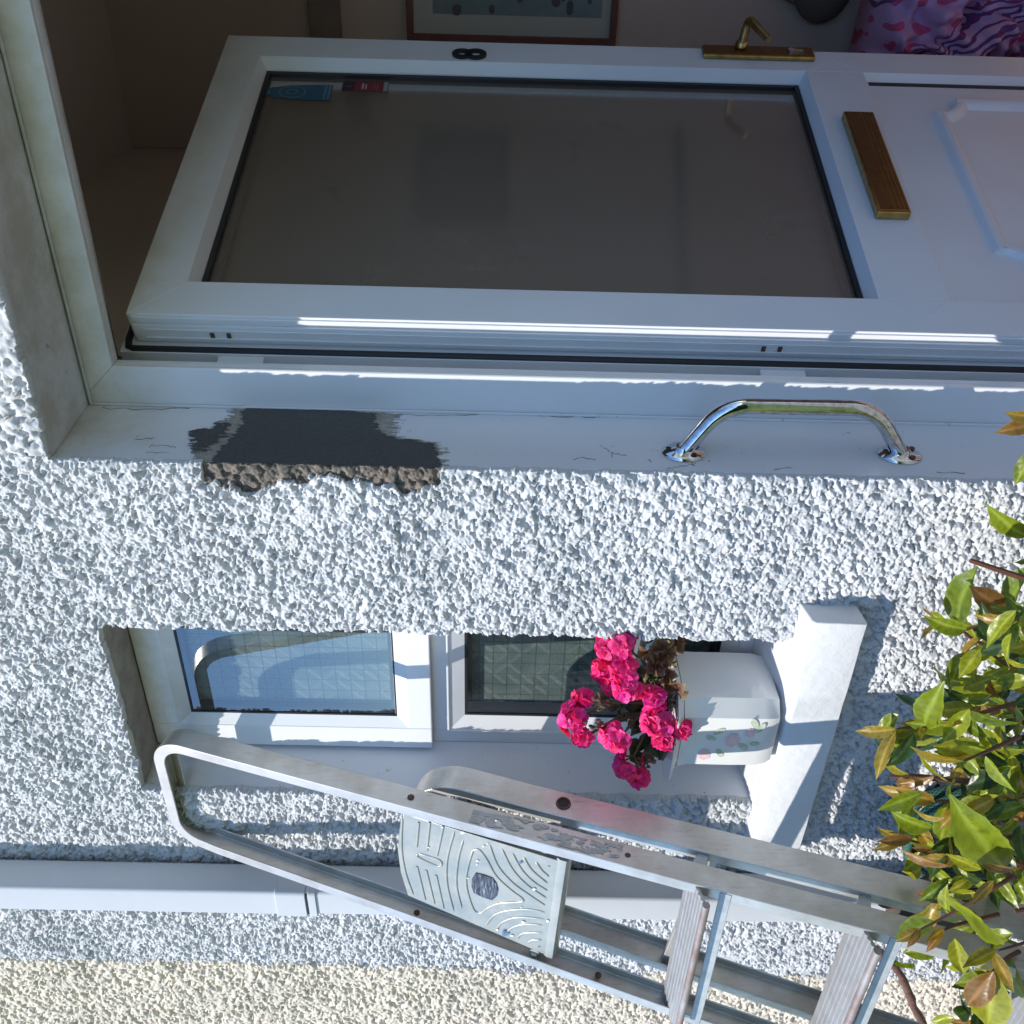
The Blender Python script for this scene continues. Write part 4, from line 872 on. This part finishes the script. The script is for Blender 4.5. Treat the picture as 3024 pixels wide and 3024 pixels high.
# short side brackets that join each tread to the rear frame
for zc_ in (1.198, .966, .734, .502):
    a = LP(-1.2535, zc_, .038); b_ = LP(-1.2535, zc_-.004, .066)
    obj('tread_bracket', MB().loft([[np.array([x, q[1], q[2]+dz]) for q, dz in ((a, .012), (a, -.014), (b_, -.010), (b_, .008))] for x in (-1.262, -1.2535)]), M['galv'], SL, smooth=None, bevel=.001)

# ------------------------------------------------------------------ brown rag behind the stepladder, woody stem, hose
rg = MB(); c0 = ony((2720, 2665), -.20)
n_, m_ = 26, 18; rings = []
for j in range(1, m_):
    t = math.pi*j/m_; rr = []
    for k in range(n_):
        a = 2*math.pi*k/n_; q = 1+.22*math.sin(3*a+2*t)+.15*math.sin(7*a-3*t)+.08*math.sin(13*a+5*t)
        rr.append((c0[0]+.055*q*math.sin(t)*math.cos(a), c0[1]+.03*q*math.sin(t)*math.sin(a), c0[2]-.01+.065*q*math.cos(t)))
    rings.append(rr)
rg.loft(rings)
thing1('rag', rg, mat('brown_cloth', (.13, .085, .075), .85, var=(.05, .035, .033), vscale=30, bump=.8, bscale=90), 'crumpled dark brown rag hanging behind the stepladder', 'rag', smooth=60)
st = MB(); q0, q1, q2 = ony((2585, 2800), -.10), ony((2660, 2880), -.105), ony((2745, 3060), -.12); q3 = q2+(q2-q1)*2.4+np.array([0, 0, -.05])
pth = smooth_poly([q0, q1, q2, q3], 8); pth = [p+rng.normal(size=3)*.0012 for p in pth]
st.tube(pth, [.0075+.0012*math.sin(i*2.3)+.0015*i/len(pth) for i in range(len(pth))], 10)
for i in (6, 11, 15): e = pth[i]; st.ball(e+np.array([.006, -.004, .003]), (.004, .004, .007), 8, 6)
thing1('bare_stem', st, mat('red_brown_bark', (.095, .04, .026), .7, var=(.17, .09, .06), vscale=120, bump=.9, bscale=150), 'bare red-brown woody stem crossing the cream wall below the ladder', 'branch', smooth=60)
mh = bpy.data.materials.new('braided_green_hose'); mh.use_nodes = True; nt = mh.node_tree; b = nt.nodes['Principled BSDF']; b.inputs['Roughness'].default_value = .35
at = node(nt, 'ShaderNodeUVMap'); sx = node(nt, 'ShaderNodeSeparateXYZ'); nt.links.new(at.outputs[0], sx.inputs[0])
def mth2(op, a, b_=None):
    m = node(nt, 'ShaderNodeMath', operation=op)
    for i, x in enumerate((a, b_)):
        if x is None: continue
        if isinstance(x, (int, float)): m.inputs[i].default_value = x
        else: nt.links.new(x, m.inputs[i])
    return m.outputs[0]
d1 = mth2('FRACT', mth2('ADD', sx.outputs[0], mth2('MULTIPLY', sx.outputs[1], 9.0))); d2 = mth2('FRACT', mth2('SUBTRACT', sx.outputs[0], mth2('MULTIPLY', sx.outputs[1], 9.0)))
ln = mth2('MAXIMUM', mth2('LESS_THAN', d1, .25), mth2('LESS_THAN', d2, .25))
nt.links.new(mixc(nt, ln, (.010, .045, .032), (.055, .17, .125)), b.inputs['Base Color'])
GH = root('garden_hose', (-1.42, -.06, .60), 'coiled green braided garden hose hanging on the wall under the sill', 'hose')
def hose(path, r, name):
    P = [np.array(p) for p in path]; m = MB().tube(P, r, 12, cap=True); o = obj(name, m, mh, GH, smooth=60)
    L = [0]
    for i in range(1, len(P)): L.append(L[-1]+np.linalg.norm(P[i]-P[i-1]))
    uv = o.data.uv_layers.new(name='UVMap'); me = o.data
    for poly in me.polygons:
        ids = list(poly.vertices); ks = [i % 12 for i in ids]; wrap = max(ks)-min(ks) > 6
        for li, vi, kk in zip(poly.loop_indices, ids, ks):
            k2 = kk+12 if wrap and kk < 6 else kk; uv.data[li].uv = (L[min(vi//12, len(L)-1)]/.0105, k2/12)
    return o
hcx, hcz = -1.40, .60
for i in range(7):
    rx, rz = .085+.011*(i % 4)+.004*i, .155+.012*(i % 3)-.010*(i//3); yy = -.045-.016*(i % 3)-.006*i; tz = random.uniform(-.015, .008); tx = random.uniform(-.012, .012)
    hose([(hcx+tx+rx*math.cos(a), yy+.012*math.sin(2*a+i), hcz+tz+rz*math.sin(a)) for a in [2*math.pi*k/72 for k in range(73)]], .0085, 'hose_loop')
hk = MB().box((hcx-.05, -.10, hcz+.09), (hcx+.05, -.005, hcz+.10)); hk.box((hcx-.05, -.11, hcz+.09), (hcx+.05, -.10, hcz+.125)); obj('hose_bracket', hk, M['black'], GH, smooth=None, bevel=.002)

# ------------------------------------------------------------------ camellia shrub in the foreground
CS = root('camellia_shrub', (-.85, -.5, 0), 'glossy green and bronze leaved shrub in front of the wall', 'shrub')
leaves, young = LB(), LB(); wood = MB()
wleaf = lambda W: (lambda t: W*(math.sin(math.pi*min(1, t*.97+.0))**.75)*(1.12-.45*t)*(1-.55*max(0, t-.72)/.28))
GREENS = [(.18, .23, .012), (.24, .28, .016), (.13, .19, .016), (.28, .29, .018), (.20, .25, .014)]
DEEP = [(.030, .070, .014), (.045, .09, .016), (.025, .055, .014)]
BRONZE = [(.27, .18, .025), (.24, .125, .028), (.30, .22, .03), (.20, .10, .03), (.24, .21, .022)]
def add_leaf(p, d, n, L, kind):
    W = L*random.uniform(.19, .255); col = random.choice(kind); lb_ = young if kind is BRONZE else leaves
    if kind is BRONZE: W = L*random.uniform(.15, .22)
    mid = tuple(min(1, c*1.6+.03) for c in col); rim = tuple(c*1.35+.01 for c in col)
    lb_.sheet(p, d, n, L, wleaf(W), random.uniform(.15, .55), random.uniform(-.1, .9), col, rim=rim, mid=mid, ns=14, wave=.10, twist=random.uniform(-.5, .5))
def pxleaf(a, b_, y0, y1, kind, nrm=None):
    A, B = ony(a, y0), ony(b_, y1); d = B-A; L = np.linalg.norm(d)
    view = CAMPOS-A; view /= np.linalg.norm(view)
    add_leaf(A, d, view+rv()*.55+np.array([-.2, -.1, .5]) if nrm is None else nrm, L, kind)
branches = [  # pixel path of the twig, depth of its tip and of its foot
    ([(3060, 2060), (2975, 2083), (2866, 2114), (2730, 2142), (2646, 2153)], -.36), ([(3070, 2405), (2935, 2383), (2801, 2366), (2758, 2367)], -.34),
    ([(3010, 2175), (2935, 2210), (2845, 2248)], -.40), ([(2900, 2320), (2751, 2294), (2686, 2287)], -.30), ([(3000, 2590), (2899, 2548), (2803, 2511), (2703, 2486), (2666, 2477)], -.32),
    ([(3070, 2570), (2995, 2548), (2803, 2533)], -.36), ([(2990, 2590), (2933, 2624), (2806, 2699), (2719, 2745)], -.44), ([(2950, 2700), (2818, 2733), (2787, 2748)], -.40),
    ([(3070, 2770), (3023, 2785), (2949, 2807)], -.46), ([(3010, 2810), (2961, 2838), (2908, 2897)], -.44), ([(3070, 1880), (3022, 1850), (2976, 1813)], -.26), ([(2990, 1940), (2877, 1890), (2823, 1844), (2782, 1832)], -.20),
    ([(3050, 2010), (2972, 1962), (2927, 1931)], -.30)]
for pth, y in branches:
    pts = [ony(p, y+.05*(len(pth)-1-i)/len(pth)) for i, p in enumerate(pth)]; pts = smooth_poly(pts, 4)
    wood.tube(pts, [lerp(.0034, .0014, i/(len(pts)-1)) for i in range(len(pts))], 7)
# leaves that can be told apart: stalk pixel, tip pixel, depths
T_ = [((2646, 2153), (2528, 2175), -.36, -.36, BRONZE), ((2646, 2158), (2562, 2288), -.36, -.40, BRONZE), ((2800, 2150), (2592, 2168), -.33, -.36, GREENS), ((2790, 2130), (2625, 2222), -.35, -.37, GREENS), ((2655, 2110), (2575, 2172), -.33, -.33, GREENS),
      ((2868, 2098), (3008, 2168), -.42, -.42, GREENS), ((2730, 2140), (2728, 2075), -.36, -.40, GREENS), ((2735, 2145), (2715, 2170), -.36, -.38, BRONZE), ((2870, 2085), (2746, 2040), -.30, -.28, DEEP), ((2905, 2215), (2755, 2203), -.36, -.37, GREENS), ((2900, 2240), (2770, 2220), -.34, -.35, GREENS),
      ((2843, 2248), (2690, 2224), -.40, -.42, BRONZE), ((2686, 2287), (2593, 2270), -.30, -.31, BRONZE), ((2695, 2292), (2650, 2340), -.30, -.28, BRONZE), ((2910, 2232), (2995, 2348), -.42, -.45, GREENS), ((2758, 2367), (2646, 2331), -.34, -.35, BRONZE), ((2700, 2474), (2645, 2345), -.30, -.28, GREENS),
      ((2800, 2370), (2778, 2505), -.34, -.36, GREENS), ((2802, 2370), (2825, 2495), -.32, -.33, DEEP), ((2925, 2388), (2830, 2510), -.38, -.37, GREENS), ((2965, 2562), (2830, 2430), -.42, -.44, GREENS), ((2666, 2477), (2590, 2446), -.32, -.33, BRONZE), ((2668, 2480), (2582, 2513), -.32, -.33, BRONZE), ((2745, 2500), (2710, 2432), -.31, -.31, BRONZE), ((2760, 2520), (2700, 2506), -.33, -.33, BRONZE),
      ((2900, 2548), (3040, 2618), -.44, -.46, BRONZE), ((2790, 2512), (2745, 2600), -.34, -.36, DEEP), ((2760, 2590), (2740, 2606), -.34, -.36, GREENS), ((2935, 2600), (2866, 2672), -.46, -.48, BRONZE), ((2720, 2745), (2645, 2775), -.44, -.45, BRONZE), ((2718, 2747), (2682, 2796), -.44, -.46, BRONZE), ((2760, 2720), (2636, 2770), -.42, -.42, GREENS), ((2787, 2748), (2732, 2812), -.40, -.42, BRONZE), ((2785, 2745), (2745, 2770), -.40, -.42, BRONZE),
      ((2805, 2650), (2970, 2780), -.48, -.47, GREENS), ((2820, 2770), (2845, 2880), -.44, -.46, GREENS), ((2800, 2700), (2762, 2640), -.42, -.42, GREENS), ((2940, 2806), (2845, 2856), -.46, -.48, BRONZE), ((2930, 2806), (2994, 2930), -.46, -.49, BRONZE), ((2935, 2868), (2838, 3010), -.44, -.46, BRONZE), ((2940, 2868), (2905, 3060), -.44, -.46, GREENS), ((2905, 2895), (2815, 2918), -.40, -.36, GREENS), ((2990, 2830), (3000, 2990), -.42, -.44, GREENS),
      ((2823, 1842), (2845, 1690), -.20, -.22, GREENS), ((2782, 1832), (2722, 1800), -.20, -.21, BRONZE), ((2782, 1834), (2716, 1892), -.20, -.22, BRONZE), ((2976, 1813), (2857, 1725), -.26, -.28, BRONZE), ((2976, 1810), (2998, 1675), -.26, -.28, GREENS), ((2927, 1931), (2850, 1942), -.30, -.31, GREENS), ((3035, 1585), (2920, 1530), -.12, -.13, GREENS), ((3040, 1560), (2925, 1555), -.10, -.10, GREENS), ((3060, 1640), (2995, 1660), -.10, -.11, DEEP), ((3045, 1700), (2960, 1690), -.14, -.15, BRONZE),
      ((3060, 1235), (2972, 1220), -.30, -.31, BRONZE), ((3070, 1250), (2975, 1262), -.30, -.32, BRONZE), ((3060, 1330), (2990, 1432), -.30, -.31, GREENS), ((2890, 1890), (2855, 1850), -.2, -.2, GREENS), ((3000, 1900), (2900, 1870), -.22, -.22, DEEP)]
for a, b_, y0, y1, kd in T_: pxleaf(a, b_, y0, y1, kd)
for i in range(46):
    px_, py_ = random.uniform(2690, 2900), random.uniform(2030, 2860); y = random.uniform(-.40, -.28)
    add_leaf(ony((px_, py_), y), rv()*.6+np.array([-.3, -.1, .8]), rv()*.5+np.array([.1, -.8, .5]), random.uniform(.048, .066), random.choice([GREENS, GREENS, GREENS, BRONZE, DEEP]))
# the body of the shrub behind and beyond them
for i in range(340):
    px_ = 2790+290*random.random()**.75; py_ = random.uniform(1800, 3080)
    if px_ < 2880 and random.random() < .55: px_ += 100
    y = random.uniform(-.40, -.12); A = ony((px_, py_), y)
    d = rv()+np.array([-.3, -.2, .7]); add_leaf(A, d, rv()*.8+np.array([0, -.7, .8]), random.uniform(.036, .060), random.choice([DEEP, DEEP, GREENS, GREENS, GREENS, BRONZE]))
for i in range(60):   # lower, outside the frame
    A = np.array([random.uniform(-1.25, -.55), random.uniform(-.5, -.1), random.uniform(.45, .80)]); add_leaf(A, rv()+np.array([0, 0, .5]), rv()*.8+np.array([0, -.6, .8]), random.uniform(.045, .065), random.choice([DEEP, GREENS]))
for i in range(9):
    e = np.array([random.uniform(-1.15, -.6), random.uniform(-.42, -.15), random.uniform(.7, .95)]); wood.tube(smooth_poly([np.array([-.85, -.4, 0]), np.array([-.85, -.4, 0])*.5+e*.5+rng.normal(size=3)*.05, e], 5), [lerp(.012, .003, q/10) for q in range(11)], 7)
leaves.build('foliage', M['leaf'], CS); young.build('young_foliage', M['leaf'], CS)
obj('branch', wood, mat('red_brown_twig', (.13, .045, .03), .5, var=(.07, .035, .02), vscale=60), CS)

# ------------------------------------------------------------------ things in the hall
HP = root('framed_picture', (-.1, 1.43, 1.5), 'brown framed watercolour on the hall back wall', 'picture')
pb = 1.425; x0, x1, z0, z1 = -.328, .28, 1.248, 1.762
fm = MB()
for bx in ((x0, x0+.016, z0, z1), (x1-.016, x1, z0, z1), (x0+.016, x1-.016, z0, z0+.016), (x0+.016, x1-.016, z1-.016, z1)): fm.box((bx[0], pb-.018, bx[2]), (bx[1], pb+.012, bx[3]))
obj('frame', fm, mat('red_brown_wood', (.17, .055, .03), .4, var=(.11, .035, .02), vscale=30), HP, smooth=None, bevel=.002)
obj('mount', MB().box((x0+.016, pb-.004, z0+.016), (x1-.016, pb, z1-.016)), mat('cream_card', (.50, .50, .43), .7), HP, smooth=None)
mpc = mat('watercolour', (.25, .32, .33), .7, var=(.10, .16, .15), vscale=9, vstr=.1)
obj('painting', MB().box((x0+.060, pb-.0052, z0+.038), (x1-.06, pb-.004, z1-.064)), mpc, HP, smooth=None)
mbo = mat('dark_teal_paint', (.05, .11, .10), .7, var=(.20, .06, .10), vscale=16, vstr=.1)
for i in range(20): obj('painted_bloom', MB().ball((random.uniform(x0+.065, x0+.25), pb-.0052, random.uniform(z0+.05, z0+.42)), (random.uniform(.006, .018), .0006, random.uniform(.006, .014)), 8, 5), mbo, HP)
DKP = root('dark_picture', (.79, 1.54, 1.65), 'dark framed picture on the right-hand hall wall, mirrored dimly in the door glass', 'picture')
yy0, yy1, zz0, zz1 = 1.365, 1.715, 1.505, 1.815
for bx in ((yy0, yy0+.035, zz0, zz1), (yy1-.035, yy1, zz0, zz1), (yy0+.035, yy1-.035, zz0, zz0+.035), (yy0+.035, yy1-.035, zz1-.035, zz1)): obj('frame_bar', MB().box((.775, bx[0], bx[2]), (.799, bx[1], bx[3])), mat('black_wood', (.018, .016, .015), .5), DKP, smooth=None)
obj('print', MB().box((.788, yy0+.035, zz0+.035), (.798, yy1-.035, zz1-.035)), mat('dark_print', (.13, .125, .11), .6, var=(.05, .05, .055), vscale=20), DKP, smooth=None)
thing1('dado_strip', MB().box((.785, .3, .905), (.7995, 1.76, .935)), mat('dark_grey_wood', (.07, .06, .055), .5), 'dark horizontal wooden strip along the right-hand hall wall', 'moulding', smooth=None, bevel=.003)
def cloth(x0, x1, z0, z1, y, amp, nx=70, nz_=60, shape=None):
    xs = np.linspace(x0, x1, nx); zs = np.linspace(z0, z1, nz_); X, Z = np.meshgrid(xs, zs, indexing='ij')
    h = amp*(vnoise(X+Z*.4, Z*.8, .07, 1)+.6*vnoise(X*1.2-Z*.6, Z, .035, 2)+.25*vnoise(X, Z, .015, 3)); ex = np.clip((X-x0)/(x1-x0), 0, 1); ez = np.clip((Z-z0)/(z1-z0), 0, 1)
    bulge = np.sqrt(np.clip(1-(2*ex-1)**4, 0, 1))*np.sqrt(np.clip(1-(2*ez-1)**6, 0, 1))
    Y = y-h*bulge-.09*bulge; Xs = X+.02*(vnoise(Z, X, .06, 4)-.5)*2
    V = np.stack([Xs, Y, Z+.015*(vnoise(X, Z, .08, 5)-.5)], -1).reshape(-1, 3); I = np.arange(nx*nz_).reshape(nx, nz_)
    Q = np.stack([I[:-1, :-1], I[1:, :-1], I[1:, 1:], I[:-1, 1:]], -1).reshape(-1, 4); return V, Q
mpk = bpy.data.materials.new('spotted_pink_fabric'); mpk.use_nodes = True; nt = mpk.node_tree; b = nt.nodes['Principled BSDF']; b.inputs['Roughness'].default_value = .8
tc = node(nt, 'ShaderNodeTexCoord'); n1 = node(nt, 'ShaderNodeTexNoise', Scale=7.0); nt.links.new(tc.outputs['Object'], n1.inputs['Vector'])
vv = mixc(nt, .13, tc.outputs['Object'], n1.outputs['Color'], 'ADD'); sx = node(nt, 'ShaderNodeSeparateXYZ'); nt.links.new(vv, sx.inputs[0])
u = mth2('SUBTRACT', mth2('FRACT', mth2('MULTIPLY', sx.outputs[0], 21.0)), .5); v = mth2('SUBTRACT', mth2('FRACT', mth2('MULTIPLY', sx.outputs[2], 21.0)), .5)
dot = mth2('LESS_THAN', mth2('ADD', mth2('MULTIPLY', u, u), mth2('MULTIPLY', v, v)), .065)
sw = mth2('ADD', sx.outputs[0], mth2('MULTIPLY', sx.outputs[2], .7)); bandm = mth2('LESS_THAN', mth2('FRACT', mth2('MULTIPLY', sw, 5.0)), .35); strp = mth2('LESS_THAN', mth2('FRACT', mth2('MULTIPLY', sw, 60.0)), .45)
c0 = mixc(nt, dot, (.60, .36, .60), (.62, .10, .26)); c1 = mixc(nt, strp, (.66, .44, .64), (.20, .06, .20)); nt.links.new(mixc(nt, bandm, c0, c1), b.inputs['Base Color'])
V, Q = cloth(-.50, -.02, .345, .70, 1.30, .17); fo = npobj('fabric_bundle', V, Q, mpk); fo['label'] = 'crumpled pink and purple spotted fabric bundle inside the doorway'; fo['category'] = 'fabric'
so_ = fo.modifiers.new('thickness', 'SOLIDIFY'); so_.thickness = .004
mst = bpy.data.materials.new('ochre_striped_fabric'); mst.use_nodes = True; nt = mst.node_tree; b = nt.nodes['Principled BSDF']; b.inputs['Roughness'].default_value = .8
tc = node(nt, 'ShaderNodeTexCoord'); sx = node(nt, 'ShaderNodeSeparateXYZ'); nt.links.new(tc.outputs['Object'], sx.inputs[0])
st1 = mth2('FRACT', mth2('MULTIPLY', sx.outputs[2], 17.0)); nt.links.new(ramp(nt, st1, [(0, (.10, .06, .045)), (.14, (.10, .06, .045)), (.2, (.62, .40, .17)), (.6, (.58, .36, .14)), (.66, (.30, .17, .09)), (.72, (.62, .42, .20))]), b.inputs['Base Color'])
V, Q = cloth(-.46, .05, .02, .36, 1.26, .06, 50, 36); fo = npobj('striped_cushion', V, Q, mst); fo['label'] = 'ochre and brown striped cushion below the pink fabric in the hall'; fo['category'] = 'cushion'
so_ = fo.modifiers.new('thickness', 'SOLIDIFY'); so_.thickness = .02
bgm = MB(); c = ony((2395, -40), 1.40)
rings = []
for j in range(1, 12):
    t = math.pi*j/12; rings.append([(c[0]+.02+.10*math.sin(t)*math.cos(2*math.pi*k/24), c[1]+.045*math.sin(t)*math.sin(2*math.pi*k/24), c[2]-.03+.075*math.cos(t)) for k in range(24)])
bgm.loft(rings); bgr = thing1('hanging_bag', bgm, mat('dark_brown_felt', (.13, .105, .085), .9), 'dim dark brown bag hanging on the hall back wall', 'bag', smooth=60)
obj('strap', MB().tube([c+np.array([-.03, -.0, .03])-0*c, c+np.array([.0, .03, .11]), c+np.array([.05, .0, .03])], .011, 8), mat('brown_leather', (.16, .09, .05), .6), bgr)

for o in list(scn.collection.objects):
    if o.parent is None and o.name in ('framed_picture', 'fabric_bundle', 'striped_cushion', 'hanging_bag'):
        o.location = Vector(CAMPOS)+(o.location-Vector(CAMPOS))*1.127; o.scale = (1.127,)*3
# ------------------------------------------------------------------ garden hedge across the path (what the glass and the chrome mirror)
HG = root('hedge', (0, -6.5, 0), 'dense green garden hedge across the lawn from the house', 'hedge')
hl = LB()
for i in range(2600):
    p = np.array([random.uniform(-9, 9), -6.5+random.uniform(-.5, .5), random.uniform(.05, 1.75)]); k_ = random.choice(DEEP+GREENS)
    hl.sheet(p, rv()+np.array([0, .3, .4]), rv()+np.array([0, .7, .6]), random.uniform(.14, .24), wleaf(.06), .2, .3, k_, ns=3)
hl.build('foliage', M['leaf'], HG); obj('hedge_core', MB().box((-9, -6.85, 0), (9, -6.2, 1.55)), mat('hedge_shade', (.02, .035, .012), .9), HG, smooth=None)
